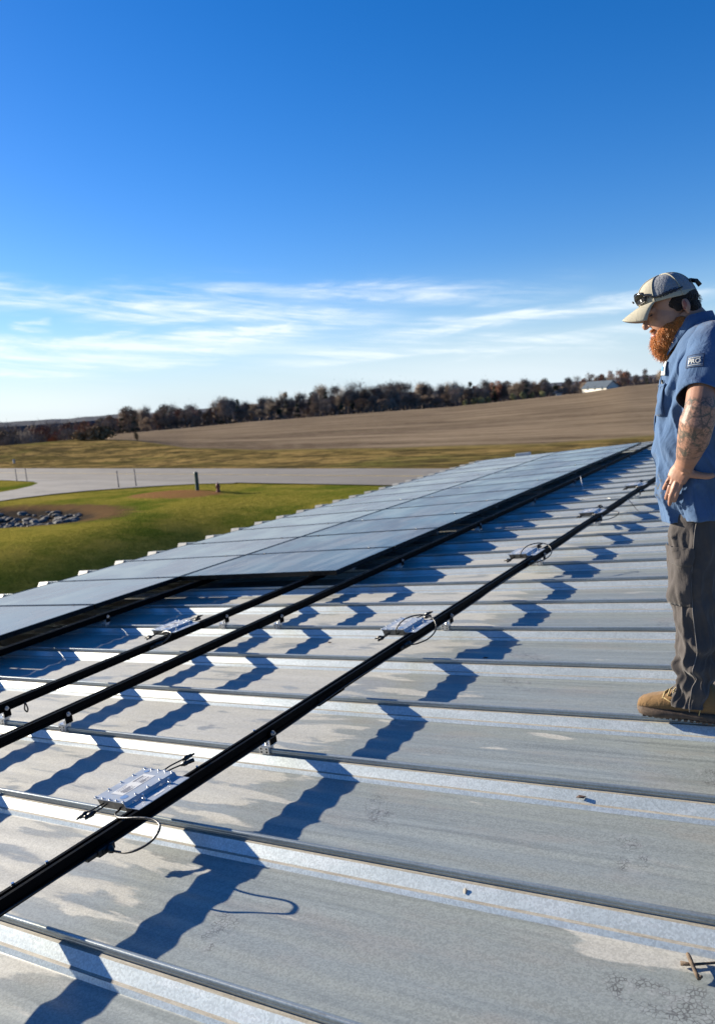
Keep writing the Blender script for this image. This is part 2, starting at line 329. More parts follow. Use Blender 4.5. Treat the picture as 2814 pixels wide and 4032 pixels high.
# ------------------------------------------------------------------ solar panels
PW,PL,TH=.998,1.772,.040; PZ0=RZ1+.001
pan=empty('solar_panel',M=RF())
mb=MB(); fw=.012
mb.box(0,fw,0,PW,0,TH); mb.box(PL-fw,PL,0,PW,0,TH); mb.box(fw,PL-fw,0,fw,0,TH); mb.box(fw,PL-fw,PW-fw,PW,0,TH); mb.build('frame',M_frame,pan)
mb=MB(); mb.box(fw,PL-fw,fw,PW-fw,TH-.008,TH-.002); mb.build('glass',M_glass,pan)
mb=MB(); mb.box(PL*.46,PL*.54,PW*.4,PW*.6,TH-.03,TH-.0085); mb.build('junction_box',M_blackp,pan)
first=True; num=['first','second','third','fourth','fifth','sixth','seventh','eighth','ninth','tenth','eleventh','twelfth','thirteenth','fourteenth','fifteenth','sixteenth','seventeenth']
for row,(x0,ys,n) in enumerate(((-7.270,4.465-3*1.015,16),(-5.474,5.485,12))):
    for i in range(n):
        o=pan if first else copy_tree(pan); first=False
        if row==1:
            for ch in o.children:
                if ch.name.startswith('glass'):
                    if i==0: gm=ch.data.copy(); gm.materials[0]=M_glass2
                    ch.data=gm
        o.matrix_world=RF(x0,ys+.008+i*1.015,PZ0+rnd.uniform(-.0008,.0008))
        if row==0: lb=f'{num[i]} black solar panel from the near end of the lower row along the eave'
        else: lb=('near end black solar panel of the upper row, its dark end edge in view' if i==0 else f'{num[i]} black solar panel from the near end of the upper row')
        tag(o,lb,'solar panel','solar panels in two long rows')
mc=empty('panel_clamp',M=RF()); m1=MB(); m1.box(-.016,.016,-.009,.009,0,.003,b=.0008); m1.build('clamp_plate',M_frame,mc); m1=MB(); m1.cyl((0,0,.006),.006,.007,(0,0,1),6); m1.build('bolt',M_steel,mc)
first=True
for row,(rx,ys,n) in enumerate((((-7.0,-5.76),4.465-3*1.015,16),((-5.235,-3.965),5.485,12))):
    for i in range(0,n+1):
        for s_,x in enumerate(rx):
            o=mc if first else copy_tree(mc); first=False
            yy=ys+i*1.015+(.0 if 0<i<n else (.006 if i==0 else .004)); o.matrix_world=RF(x,yy,PZ0+TH+.0005)
            place='at the near end' if i==0 else ('at the far end' if i==n else f'on the {num[i-1]} joint from the near end')
            tag(o,f'{"downslope" if s_==0 else "upslope"} clamp bolt {place} of the {"lower" if row==0 else "upper"} row','clamp','small clamps between solar panels')

# ------------------------------------------------------------------ microinverters
def microinverter(style):
    r=empty('microinverter',M=RF())
    # local: x from -.20 (outer edge) to +.03 (flange on the rail), y 0..0.255, z=0 at rail top
    mb=MB(); H=.018; prof=[(-.200,H),(-.046,H),(-.036,.004),(.026,.004),(.026,.0015),(-.038,.0015),(-.048,H-.003),(-.200,H-.003)]
    n=len(prof)
    y0,y1=0,.250; mb.add([(a,y0,b_) for a,b_ in prof]+[(a,y1,b_) for a,b_ in prof],[(i_,(i_+1)%n,n+(i_+1)%n,n+i_) for i_ in range(n)]+[tuple(range(n-1,-1,-1)),tuple(range(n,2*n))])
    mb.build('lid',M_mi,r)
    mb=MB(); q=[(-.192,.006,H-.0035),(-.052,.006,H-.0035),(-.052,.244,H-.0035),(-.192,.244,H-.0035)]; lo=[(-.186,.016,-.022),(-.056,.016,-.022),(-.056,.234,-.022),(-.186,.234,-.022)]
    mb.add(q+lo,[(3,2,1,0),(4,5,6,7)]+[(i_,(i_+1)%4,4+(i_+1)%4,4+i_) for i_ in range(4)]); mb.build('housing',M_midark,r)
    bp=[(-.194,.006),(-.194,.066),(-.194,.125),(-.194,.185),(-.194,.244),(-.158,.006),(-.122,.006),(-.088,.006),(-.054,.006),(-.158,.244),(-.122,.244),(-.088,.244),(-.054,.244),(-.056,.066),(-.056,.125),(-.056,.185)]
    for (a,b_) in bp:
        mb=MB(); mb.cyl((a,b_,H+.0025),.0034,.005,(0,0,1),8); mb.build('screw',M_steel,r)
    for yy in (.062,.190):
        mb=MB(); mb.cyl((-.016,yy,.0085),.0075,.007,(0,0,1),6); mb.cyl((-.016,yy,.016),.0036,.018,(0,0,1),8); mb.cyl((-.016,yy,.0045),.010,.002,(0,0,1),14); mb.build('mounting_bolt',M_steel,r)
    mb=MB(); mb.box(-.158,-.098,.045,.205,H+.0002,H+.0008); lb=mb.build('label',M_label,r)
    mb=MB(); rr=random.Random(3)
    for k in range(11):
        xx=-.152+k*.0046
        if k in (3,): continue
        for (u0,u1) in ((.056,.125),(.135,.195)):
            if rr.random()<.12: continue
            mb.box(xx,xx+.0022,u0+rr.uniform(0,.01),u1-rr.uniform(0,.03),H+.0009,H+.00115)
    mb.build('print',M_print,lb)
    mb=MB(); mb.box(-.022+.020,-.022+.030,.096,.146,.0042,.0047); mb.build('label',M_label,r)
    mb=MB(); mb.cyl((-.082,.036,H+.0005),.015,.0006,(0,0,1),20); mb.build('blue_mark',M_bluemark,r)
    mb=MB(); mb.cyl((-.166,.226,H+.0005),.010,.0006,(0,0,1),20); mb.build('blue_mark',M_bluemark,r)
    def lead(pts,cr,ln):
        mb=MB(); P=spl(pts,7); mb.tube(P,.0031,8); o=mb.build('lead',M_cable,r)
        dd=(P[-1]-P[-3]).normalized(); e=P[-1]; mb=MB(); mb.tube([e-dd*.004,e+dd*.004,e+dd*.005,e+dd*.02,e+dd*.021,e+dd*ln],[.006,.0078,.0098,.0098,.0078,.0070 if cr else .009],8); mb.tube([e+dd*ln,e+dd*(ln+.012)],[.0045,.004] if cr else [.0085,.0085],8); mb.build('plug',M_blackp,o)
    if style==0:
        lead([(-.165,.02,-.004),(-.172,-.015,-.006),(-.185,-.045,-.012)],1,.030); lead([(-.150,.02,-.004),(-.152,-.015,-.008),(-.160,-.037,-.012)],0,.024)
        lead([(-.120,.23,-.003),(-.108,.275,.016),(-.080,.335,.026)],1,.036); lead([(-.112,.23,-.003),(-.098,.27,.008),(-.070,.315,.014)],0,.036)
    else:
        lead([(-.150,.02,-.004),(-.162,-.015,-.012),(-.180,-.028,-.016)],1,.030); lead([(-.142,.02,-.004),(-.152,-.012,-.014),(-.166,-.030,-.020)],0,.026)
        lead([(-.120,.23,-.003),(-.098,.275,.010),(-.060,.315,.020)],1,.036); lead([(-.112,.23,-.003),(-.09,.27,.002),(-.060,.295,.006)],0,.030)
    mb=MB(); mb.cyl((-.078,.252,.004),.008,.022,(0,1,0),10); mb.build('gland',M_blackp,r)
    # AC lead looping over the rail to a connector on the rail side
    if style==0: P=[(-0.085,0.02,-0.008),(-0.075,-0.0,-0.011),(-0.055,-0.034,-0.005),(-0.001,-0.066,0.006),(0.047,-0.073,0.014),(0.09,-0.071,0.02),(0.13,-0.068,0.023),(0.171,-0.069,0.023),(0.204,-0.079,0.02),(0.22,-0.092,0.016),(0.229,-0.112,0.009),(0.219,-0.129,-0.007),(0.201,-0.148,-0.019),(0.174,-0.167,-0.029),(0.138,-0.174,-0.037),(0.087,-0.171,-0.043),(0.067,-0.169,-0.043)]
    elif style==1: P=[(-.085,.02,-.006),(-.090,-.012,-.004),(-.080,-.010,.035),(-.03,.02,.078),(.05,.06,.088),(.13,.04,.070),(.170,-.02,.030),(.150,-.08,-.005),(.095,-.120,-.024),(.052,-.130,-.028)]
    else: P=[(-.085,.02,-.006),(-.085,-.012,-.004),(-.05,-.018,.014),(.0,-.03,.020),(.045,-.05,.012),(.052,-.10,-.010),(.045,-.150,-.022),(.040,-.170,-.026)]
    mb=MB(); PP=spl(P,12); mb.tube(PP,.0040,10); o=mb.build('ac_cable',M_cable,r)
    e=PP[-1]; mb=MB(); c_=Vector((.036,e.y+.012,e.z)); mb.tube([e+(e-c_)*.3,e,e.lerp(c_,.15),c_],[.007,.0095,.0125,.0125],10); mb.box(.024,.047,c_.y-.045,c_.y+.022,c_.z-.013,c_.z+.012,b=.003); mb.box(.024,.040,c_.y-.085,c_.y-.0452,c_.z-.008,c_.z+.007,b=.002); mb.box(.047,.051,c_.y-.030,c_.y+.010,c_.z-.008,c_.z+.008,b=.001)
    mb.build('connector',M_blackp,o)
    return r
M_label=simple('label_paper',(.60,.60,.58),.5,0,.05,20); M_print=simple('label_print',(.22,.22,.23),.6,0,.05,20); M_bluemark=simple('blue_sticker',(.13,.22,.40),.4,0,.05,20)
mi0=microinverter(0); mi1=microinverter(1)
XM=-2.164
mis=[(mi0,XM,1.765,'nearest grey microinverter on the lone rail, its cable looping over the rail'),(mi1,XM,3.865,'second grey microinverter up the lone rail, with an arched cable loop')]
for o,x,y,lb in mis: o.matrix_world=RF(x,y,RZ1); tag(o,lb,'microinverter','grey microinverters bolted to the rails')
for y,lb in ((5.96,'third grey microinverter along the lone rail, with a round cable loop'),(8.0,'fourth grey microinverter along the lone rail, far up beside the man'),(10.05,'farthest grey microinverter on the lone rail, beside the man\'s blue shirt')):
    o=copy_tree(mi1 if y<7 else mi0); o.matrix_world=RF(XM,y,RZ1); tag(o,lb,'microinverter','grey microinverters bolted to the rails')
mi2=microinverter(2); mi2.matrix_world=RF(-3.969,3.81,RZ1); tag(mi2,'grey microinverter near the left edge, on the rail that slides under the upper panel row','microinverter','grey microinverters bolted to the rails')
# trunk cable in the rail side
for x,ya,yb,lb in ((-2.137,-1.4,13,'black trunk cable clipped along the near side of the lone rail'),):
    mb=MB(); pts=[]; y=ya
    while y<yb:
        pts.append((x+.006+.002*math.sin(y*3),y,RZ0+.004+.012*abs(math.sin(y*1.5))**6)); y+=.06
    mb.tube(pts,.0035,6); o=mb.build('trunk_cable',M_cable); rootobj(o,RF()); tag(o,lb,'cable')
mb=MB(); mb.tube(spl([(0,0,.052),(.004,.003,.035),(.010,.004,.012),(.002,.002,-.006),(-.010,-.002,.008),(-.004,-.002,.03),(.0,0,.05)],6),.0042,8); o=mb.build('cable_tie',M_blackp); rootobj(o,RF(-3.835+.0,2.62,0)@Matrix.Translation((-.1,0,.012))); tag(o,'black ring of cable hanging under the leftmost open rail','cable')
# loose wire off the upper row
M_wire=simple('pale_wire',(.42,.42,.40),.5,0,.1,10)
mb=MB(); mb.tube(spl([(-3.46,12.05,.09),(-3.40,11.85,.085),(-3.2,11.2,.0),(-3.08,10.9,-.055),(-2.9,10.7,-.062),(-2.6,10.3,-.06)],8),.006,6); o=mb.build('loose_wire',M_wire); rootobj(o,RF()); tag(o,'pale loose wire hanging from the far panel edge to the roof','wire')
mb=MB(); mb.tube(spl([(-3.1,10.45,-.06),(-2.6,10.0,.0),(-2.14,9.1,.09),(-1.95,8.9,-.05),(-1.6,8.6,-.02)],8),.0035,6); o=mb.build('loose_wire',M_cable); rootobj(o,RF()); tag(o,'thin dark wire trailing over the ribs and the lone rail far up the roof','wire')
mb=MB(); mb.box(-.10,.06,-.05,.05,-.03,.055,b=.006); o=mb.build('vent_box',M_mi); rootobj(o,RF(-6.45,18.15,.12)); o.scale=(2.2,1,1); tag(o,'small grey box at the far end of the lower panel row','box')
# leaf litter
M_twig=simple('twig_bark',(.10,.068,.042),.8,0,.4,40,.3,200); M_leaf=simple('dry_leaf',(.09,.05,.035),.8,0,.3,40)
mb=MB(); mb.tube([(-.402,1.812,-.050),(-.395,1.797,-.049),(-.385,1.775,-.050),(-.376,1.757,-.055),(-.368,1.747,-.058)],[.0045,.0055,.005,.0048,.006],7); mb.tube([(-.370,1.750,-.057),(-.362,1.748,-.052)],[.004,.003],6); o=mb.build('twig',M_twig); rootobj(o,RF()); tag(o,'short thick brown twig lying across a thinner one','twig')
mb=MB(); mb.tube([(-.415,1.788,-.060),(-.39,1.795,-.062),(-.36,1.808,-.061),(-.32,1.83,-.062),(-.28,1.85,-.062)],[.006,.0035,.0032,.003,.002],6); o=mb.build('twig',M_twig); rootobj(o,RF()); tag(o,'long thin twig lying under the short thick one','twig')
mb=MB(); mb.add([(0,0,0),(.010,-.004,.001),(.014,.003,.010),(.008,.006,.014),(.002,.006,.009)],[(0,1,2,3,4),(4,3,2,1,0)]); o=mb.build('moth',simple('moth_wing',(.30,.28,.24),.8)); rootobj(o,RF(-1.0,Y0+2*S-.036,-.044)); tag(o,'tiny pale moth on the bright rib face','moth')
for i,(x,y,lb) in enumerate(((-2.95,4.15,'curled dark leaf between the shadows of the rails'),(-1.78,3.93,'small black leaf just right of the second microinverter loop'),(-.85,2.47,'small brown leaf on the bright rib left of the boot'))):
    mb=MB(); P=[(0,0,.002),(.012,-.005,.006),(.026,-.003,.003),(.034,.004,.007),(.022,.008,.004),(.010,.006,.008)]
    mb.add(P+[(a,b_,c-.0015) for a,b_,c in P],[tuple(range(6)),tuple(range(11,5,-1))]+[(i_,6+i_,6+(i_+1)%6,(i_+1)%6) for i_ in range(6)]); o=mb.build('leaf',M_leaf); rootobj(o,RF(x,y,-.062 if i<2 else -.040)); tag(o,lb,'leaf')

# ------------------------------------------------------------------ terrain
RA=52.6; RS=-.15                                    # far road edge: y = RA + RS*x
def lerp(t,a): 
    return float(np.interp(t,a[0],a[1]))
AZ=(10,15,20,24,30,38,43,46.5,48,50,55,60,75)
RB=((10,18,29,38,43,46.5,50,55,60),(75,72,79,91,102,121,134,136,138))          # far edge of the bank
ZB=((10,18,29,38,43,46.5,50,55,60),(.70,.70,.75,.85,1.2,2.0,2.6,2.55,2.4))
ZT=((-40,0,10,12.5,15,20,24,38,42,46,48,50,60),(-.011,-.011,-.0121,-.0125,-.0168,-.0201,-.0226,-.0224,-.0235,-.0243,-.0250,-.0600,-.0700))
def hgt(a,d):
    """ground height at azimuth a (deg, towards -X from +Y) and distance d"""
    ar=math.radians(a); x=-d*math.sin(ar); y=d*math.cos(ar)
    den=math.cos(ar)+RS*math.sin(ar)*-1*-1
    z=0.
    rr=1e9
    dn=math.cos(ar)-RS*-1*math.sin(ar) if False else math.cos(ar)+.15*-math.sin(ar)
    if -60<a<66 and dn>.05: rr=RA/dn
    if d>rr+1.5:
        rb=max(lerp(a,RB),rr+9); zb=lerp(a,ZB); zt=6.2+lerp(a,ZT)*280
        if d<rb: u=(d-rr-1.5)/(rb-rr-1.5); z=zb*(u*u*(3-2*u))
        elif d<280:
            u=(d-rb)/(280-rb); z=zb+(zt-zb)*u
            z+=.35*math.sin(d*.045+a*.05)*u*(1-u)*2
        else:
            z=zt-.035*(d-280) if d<480 else zt-7
            z=max(z,-16)
        z+=.06*mnoise.noise(Vector((x*.05,y*.05,0)))*min(1,(d-rr)/10)
    # lawn slope down to the building, ditch with rocks
    s=min(1,max(0,(x+37)/14)); wv=(y-RA-RS*x); s*=min(1,max(0,(-wv-11.5)/12)); 
    if d<rr: z-=2.4*s*s*(3-2*s); z+=.05*mnoise.noise(Vector((x*.12,y*.12,3)))
    e=((x+48)/9.5)**2+((y-33.3)/4.6)**2
    if e<1: z-=.7*(1-e)
    e=((x+41)/5)**2+((y-43)/3.0)**2
    if e<1: z+=.25*(1-e)
    return z
azs=[v for v in np.concatenate([np.arange(-180,-10,6.),np.arange(-10,0,1.),np.arange(0,62,.4),np.arange(62,80,1.),np.arange(80,180,5.)])]
ds=list(np.concatenate([[.5,8],np.arange(14,26,3.),np.arange(26,66,.8),np.arange(66,145,1.6),np.arange(145,300,6.),[310,330,360,400,450,520,650,900,1300,2000,3500]]))
V=[];Z=[]
def zone(a,d,x,y):
    ar=math.radians(a); dn=math.cos(ar)-.15*math.sin(ar); rr=RA/dn if (-60<a<66 and dn>.05) else 1e9
    if d<rr: return (1,0,0)
    rb=max(lerp(a,RB),rr+9)
    if a>48.5: rb=400
    k=min(1,max(0,(d-rb)/4+.5)); return (0,1-k,k)
for a in azs:
    for d in ds:
        ar=math.radians(a); x=-d*math.sin(ar); y=d*math.cos(ar); V.append((x,y,hgt(a,d))); Z.append((*zone(a,d,x,y),1))
na,nd=len(azs),len(ds); F=[((i*nd+j),(i*nd+j+1),(((i+1)%na)*nd+j+1),(((i+1)%na)*nd+j)) for i in range(na) for j in range(nd-1)]
def ground_mat():
    m,t,b=newmat('ground'); o=objco(t); at=t.node('ShaderNodeAttribute'); at.attribute_name='zone'; zr,zg,zb=t.sep(at.outputs['Color'])
    n=t.noise(o,.16,5,.6); nf=t.noise(o,2.2,5,.7); nn=t.noise(t.scale(o,(.05,.16,1)),1.,4,.6)
    lawn=t.mix(t.ss(n,.36,.60),(.115,.140,.022),(.320,.255,.050)); lawn=t.mix(t.ss(nf,.3,.7),t.mix(.5,lawn,(.055,.080,.006)),lawn)
    x,y,z=t.sep(o)
    rows=t.noise(t.scale(o,(.10,1.1,1),(0,0,0),(0,0,-.12)),.55,4,.6); nb=t.noise(t.scale(o,(.06,.35,1)),.5,4,.55)
    field=t.mix(t.ss(rows,.32,.68),(.150,.110,.070),(.310,.235,.158)); field=t.mix(t.ss(nb,.42,.60,0.,.8),field,(.105,.076,.052)); field=t.mix(t.ss(t.noise(t.scale(o,(.5,2.2,1)),1.,4,.8),.45,.65,0.,.45),field,(.38,.30,.21))
    bank=t.mix(t.ss(t.noise(t.scale(o,(.08,.5,1)),.9,5,.65),.38,.62),(.33,.225,.085),(.125,.098,.036)); bank=t.mix(t.ss(nn,.52,.68,0.,.7),bank,(.120,.125,.035)); bank=t.mix(t.ss(t.noise(t.scale(o,(.22,.5,1),(9,1,0)),1.,5,.7),.50,.60,0.,.8),bank,(.085,.066,.032))
    bank=t.mix(t.ss(t.noise(t.scale(o,(.35,1.6,1)),1.1,5,.75),.44,.62,0.,.75),bank,(.045,.038,.018))
    def ell(cx,cy,rx,ry,a=.85,b_=1.12,ns=.25):
        q=t.vmath('MULTIPLY',t.vmath('SUBTRACT',o,(cx,cy,0)),(1/rx,1/ry,0)); L=t.math('ADD',t.vmath('LENGTH',q),t.math('MULTIPLY',t.math('SUBTRACT',t.noise(o,.9,4,.6),.5),ns*2)); return t.ss(L,a,b_,1.,0.)
    soil=(.235,.120,.055); n4=t.noise(o,6.5,5,.75); lawn=t.mix(t.ss(n4,.42,.66,0.,.55),lawn,(.045,.060,.010)); lawn=t.mix(t.ss(t.noise(t.scale(o,(.10,.25,1),(4,2,0)),1.,4,.6),.52,.66,0.,.55),lawn,(.30,.235,.05))
    lawn=t.mix(t.math('MULTIPLY',ell(-41.2,42.2,4.2,1.7),t.ss(nf,.2,.6,.5,1.)),lawn,soil)
    lawn=t.mix(t.math('MULTIPLY',ell(-47,33.6,9.6,4.6),.9),lawn,(.135,.078,.045)); lawn=t.mix(ell(-48,33.4,7.5,3.6),lawn,(.055,.045,.035))
    c=t.mix(zg,t.mix(zb,lawn,field),bank); 
    t.put(b.inputs['Base Color'],c); b.inputs['Roughness'].default_value=.95; b.inputs['Specular IOR Level'].default_value=.0
    t.put(b.inputs['Normal'],t.bump(t.math('ADD',nf,t.noise(o,9,4,.7)),.9,.12)); return m
g=mesh_obj('ground',V,F,ground_mat(),smooth=True); tag(g,'open rolling ground of lawn, dry bank and harvested field','ground',kind='structure')
ca=g.data.color_attributes.new('zone','FLOAT_COLOR','POINT'); ca.data.foreach_set('color',[c for z in Z for c in z])
def gz(x,y): return hgt(math.degrees(math.atan2(-x,y)),math.hypot(x,y))
# road and driveway
def asphalt(name,c0,c1):
    m,t,b=newmat(name); o=objco(t); n=t.noise(t.scale(o,(.25,1.,1)),.5,5,.6); c=t.mix(t.ss(n,.3,.7),c0,c1)
    c=t.mix(t.ss(t.noise(o,.35,4,.6,1.5),.55,.68,0.,.45),c,(.11,.105,.10)); t.put(b.inputs['Base Color'],c); b.inputs['Roughness'].default_value=.88; t.put(b.inputs['Normal'],t.bump(t.noise(o,30,3),.3,.01)); return m
M_road=asphalt('road_asphalt',(.165,.145,.118),(.215,.192,.158)); M_drive=asphalt('driveway_concrete',(.200,.180,.150),(.262,.236,.200))
def strip(w0,w1,x0,x1,z,nx=200):
    v=[];f=[]
    for i in range(nx+1):
        x=x0+(x1-x0)*i/nx
        for w_ in (w0,w1): v.append((x,RA+RS*x+w_*1.011,z))
    return v,[(2*i,2*i+2,2*i+3,2*i+1) for i in range(nx)]
v,f=strip(-9.6,-.1,-420,420,.075); tag(mesh_obj('road',v,f,M_road),'wide pale asphalt road crossing behind the lawn','road',kind='structure')
v,f=strip(-4.95,-4.82,-420,420,.080); M_yel=simple('road_line_yellow',(.42,.30,.07),.7,0,.3,1.5); tag(mesh_obj('road_line',v,f,M_yel),'faded yellow centre line of the road','road marking',kind='structure')
v,f=strip(-4.7,-4.57,-420,420,.080); tag(mesh_obj('road_line',v,f,M_yel),'faded second yellow centre line of the road','road marking',kind='structure')
P=[(-41,48.75),(-44.4,48.6),(-47.5,47.6),(-50.3,46.3),(-53,44.8),(-55.0,42.8),(-56.2,40.5),(-56.9,37.5),(-57.3,33),(-57.5,10),(-66,10),(-65.4,30),(-64.4,38),(-63.4,42.5),(-63.6,45.5),(-64.8,48.2),(-66.5,50.2),(-69,51.5),(-74,52.7),(-84,54.5),(-84,56),(-41,49.4)]
mb=MB(); mb.add([(x,y,.070) for x,y in P],[tuple(range(len(P)))]); me=mb.build('driveway',M_drive); bm=bmesh.new(); bm.from_mesh(me.data); bmesh.ops.triangulate(bm,faces=bm.faces[:]); 
for fc in bm.faces:
    if fc.normal.z<0: fc.normal_flip()
bm.to_mesh(me.data); bm.free(); tag(me,'pale driveway flaring out to the road','driveway',kind='structure')
# rocks in the ditch
M_rock=simple('limestone_rock',(.105,.100,.092),.9,0,.6,1.6,.5,12); rocks=[]
for s_ in range(4):
    bm=bmesh.new(); bmesh.ops.create_icosphere(bm,subdivisions=2,radius=1)
    for v_ in bm.verts:
        n=mnoise.noise(v_.co*1.3+Vector((s_*9,0,0))); v_.co*= (1+.35*n); v_.co.z*=.62
    mb=MB(); mb.bm(bm); rocks.append(mb)
rmesh=[]; cnt=0
for i in range(120):
    a=rnd.uniform(0,6.283); q=math.sqrt(rnd.random()); x=-48+7.2*q*math.cos(a); y=33.3+3.3*q*math.sin(a); s_=rnd.uniform(.10,.34)*rnd.choice((1,1,1.25))
    if i<4: o=rocks[i].build('rock',M_rock); rmesh.append(o.data)
    else: o=bpy.data.objects.new('rock',rmesh[i%4]); C.objects.link(o)
    o.location=(x,y,gz(x,y)+s_*.15); o.scale=(s_*1.2,s_*.95,s_*.7); o.rotation_euler=(rnd.uniform(-.3,.3),rnd.uniform(-.3,.3),rnd.uniform(0,6)); tag(o,'grey rock among many in the shallow ditch beside the driveway','rock','grey rocks lining the ditch')
# posts, hydrant
M_green=simple('green_plastic_post',(.010,.045,.032),.5); M_red=simple('faded_red_paint',(.16,.035,.022),.6); M_pole=simple('dark_marker_post',(.06,.06,.075),.7)
p=tag(empty('marker_post',(-40.0,43.5,gz(-40,43.5))),'short dark green round utility post on the bare soil patch','post')
mb=MB(); mb.cyl((0,0,.62),.14,1.25,n=16); mb.build('post',M_green,p); mb=MB(); mb.ell((0,0,1.26),(.155,.155,.10)); mb.build('cap',M_green,p)
p=tag(empty('fire_hydrant',(-37.7,43.1,gz(-37.7,43.1))),'small faded red hydrant on the bare soil patch','hydrant')
mb=MB(); mb.cyl((0,0,.26),.12,.52,n=14); mb.cyl((0,0,.04),.17,.06,n=14); mb.cyl((0,0,.44),.16,.05,n=14); mb.build('barrel',M_red,p); mb=MB(); mb.ell((0,0,.52),(.13,.13,.12)); mb.cyl((0,0,.66),.03,.06,n=6); mb.build('bonnet',M_red,p)
for yy in(-1,1): mb=MB(); mb.cyl((0,yy*.15,.36),.055,.12,(0,1,0),10); mb.build('nozzle',M_red,p)
for (x,y,h,lb) in ((-51.6,46.7,1.45,'left one of two thin dark stakes at the lawn edge by the road'),(-50.3,47.4,1.5,'right one of two thin dark stakes at the lawn edge by the road'),(-72.4,52.2,1.3,'left one of two faint stakes on the small grass wedge'),(-70.4,51.9,1.4,'right one of two faint stakes on the small grass wedge')):
    mb=MB(); mb.tube([(0,0,-.1),(-.02,0,h*.5),(-.04,0,h)],[.045,.042,.036],8); mb.box(-.075,.0,-.03,.03,h-.22,h-.02); o=mb.build('stake',M_pole); o.location=(x,y,gz(x,y)); tag(o,lb,'stake','stakes by the road')
mb=MB(); mb.cyl((0,0,.2),.15,.4,n=10); mb.ell((0,0,.42),(.17,.17,.1)); o=mb.build('marker',M_white); o.location=(-97.7,70.4,gz(-97.7,70.4)); tag(o,'small white marker on the verge beyond the road, at the left','marker')

# ------------------------------------------------------------------ trees
def tree_mats(name,c,tr=(.075,.062,.052)):
    m,t,b=newmat(name); g_=t.node('ShaderNodeObjectInfo').outputs['Random']; o=objco(t)
    n=t.noise(o,.8,3,.6); c_=t.mix(t.ss(n,.3,.7),tuple(v*.55 for v in c),tuple(v*1.35 for v in c)); f=t.ss(g_,0.,1.,.7,1.25); q=t.vmath('SCALE',c_); t.put(q.node.inputs['Scale'],f)
    t.put(b.inputs['Base Color'],q); b.inputs['Roughness'].default_value=.9; b.inputs['Specular IOR Level'].default_value=.1; return m
M_bark=simple('bark',(.085,.07,.058),.9,0,.3,2); M_twigs=tree_mats('bare_twigs',(.235,.188,.150)); M_russet=tree_mats('russet_leaves',(.215,.100,.062)); M_cedar=tree_mats('cedar_foliage',(.055,.062,.040)); M_brown=tree_mats('brown_leaves',(.205,.140,.090)); M_pale=tree_mats('pale_grass_tuft',(.22,.21,.10)); M_tan=tree_mats('tan_brush',(.22,.15,.08))
def leafs(mb,c,r,n,sz,rg,flat=1.):
    for _ in range(n):
        while True:
            p=Vector((rg.uniform(-1,1),rg.uniform(-1,1),rg.uniform(-1,1)))
            if p.length<1: break
        p=Vector(c)+Vector((p.x*r[0],p.y*r[1],p.z*r[2])); s_=sz*rg.uniform(.5,1.3); u=Vector((rg.gauss(0,1),rg.gauss(0,1),rg.gauss(0,1))).normalized(); w_=u.orthogonal().normalized()*s_; u=u*s_*flat
        mb.add([p-u-w_*.6,p+u-w_*.5,p+u*.8+w_*.7,p-u*.7+w_*.6],[(0,1,2,3)])
def make_tree(kind,seed):
    rg=random.Random(seed); r=empty('tree'); H=10.
    tk=MB(); cr=MB()
    if kind in('bare','russet','brown'):
        tk.tube([(0,0,-.5),(.1,0,2),(.05,.1,5),(0,.1,7.5)],[.26,.2,.14,.06],7)
        tips=[]
        for k in range(13 if kind=='bare' else 9):
            z=rg.uniform(1.6,6.5); a=rg.uniform(0,6.28); L=rg.uniform(1.6,3.4)*(1.1-z/12); e=Vector((math.cos(a)*L,math.sin(a)*L,z+rg.uniform(1.5,3.6)))
            mid=Vector((math.cos(a)*L*.55,math.sin(a)*L*.55,z+ (e.z-z)*.4)); tk.tube([(0.05,0,z),mid,e],[.09,.06,.02],5); tips.append((mid,e))
            for q in range(4):
                b0=mid.lerp(e,rg.random()); b1=b0+Vector((rg.uniform(-1,1),rg.uniform(-1,1),rg.uniform(.6,1.8))); tk.tube([b0,b1],[.035,.012],4); tips.append((b0,b1))
        if kind=='bare':
            cs=[(rg.uniform(-1.7,1.7),rg.uniform(-1.7,1.7),rg.uniform(3.0,8.4)) for _ in range(15)]
            for k in range(2300):
                c_=rg.choice(cs); sp=1.15-.05*c_[2]; p=Vector((c_[0]*sp+rg.gauss(0,.62),c_[1]*sp+rg.gauss(0,.62),c_[2]+rg.gauss(0,.75)))
                d=Vector((rg.gauss(0,.3)+p.x*.12,rg.gauss(0,.3)+p.y*.12,rg.uniform(.15,.9))); s_=d.normalized().orthogonal()*rg.uniform(.022,.05); cr.add([p-s_,p+s_,p+d+s_*.3,p+d-s_*.3],[(0,1,2,3)])
        else:
            for k in range(20):
                a=rg.uniform(0,6.28); z=rg.uniform(1.8,8.8); q=2.6*math.sqrt(max(0.05,1-((z-5.3)/4.0)**2))*rg.uniform(.3,1); leafs(cr,(math.cos(a)*q,math.sin(a)*q,z),(1.25,1.25,1.0),110,.15,rg)
    else:
        tk.tube([(0,0,-.5),(0,0,3),(0,0,8)],[.22,.16,.04],6)
        for k in range(26):
            z=rg.uniform(.6,9.4); q=(1-z/10.2)*2.3*rg.uniform(.35,1); a=rg.uniform(0,6.28); leafs(cr,(math.cos(a)*q,math.sin(a)*q,z),(.8,.8,.7),42,.20,rg)
    tk.build('trunk',M_bark,r); cr.build('crown',dict(bare=M_twigs,russet=M_russet,brown=M_brown,cedar=M_cedar)[kind],r); return r
TR={'bare':[make_tree('bare',s_) for s_ in (1,2,3,11,12)],'russet':[make_tree('russet',s_) for s_ in(4,5)],'brown':[make_tree('brown',s_) for s_ in(6,7)],'cedar':[make_tree('cedar',s_) for s_ in(8,9)]}
used=set()
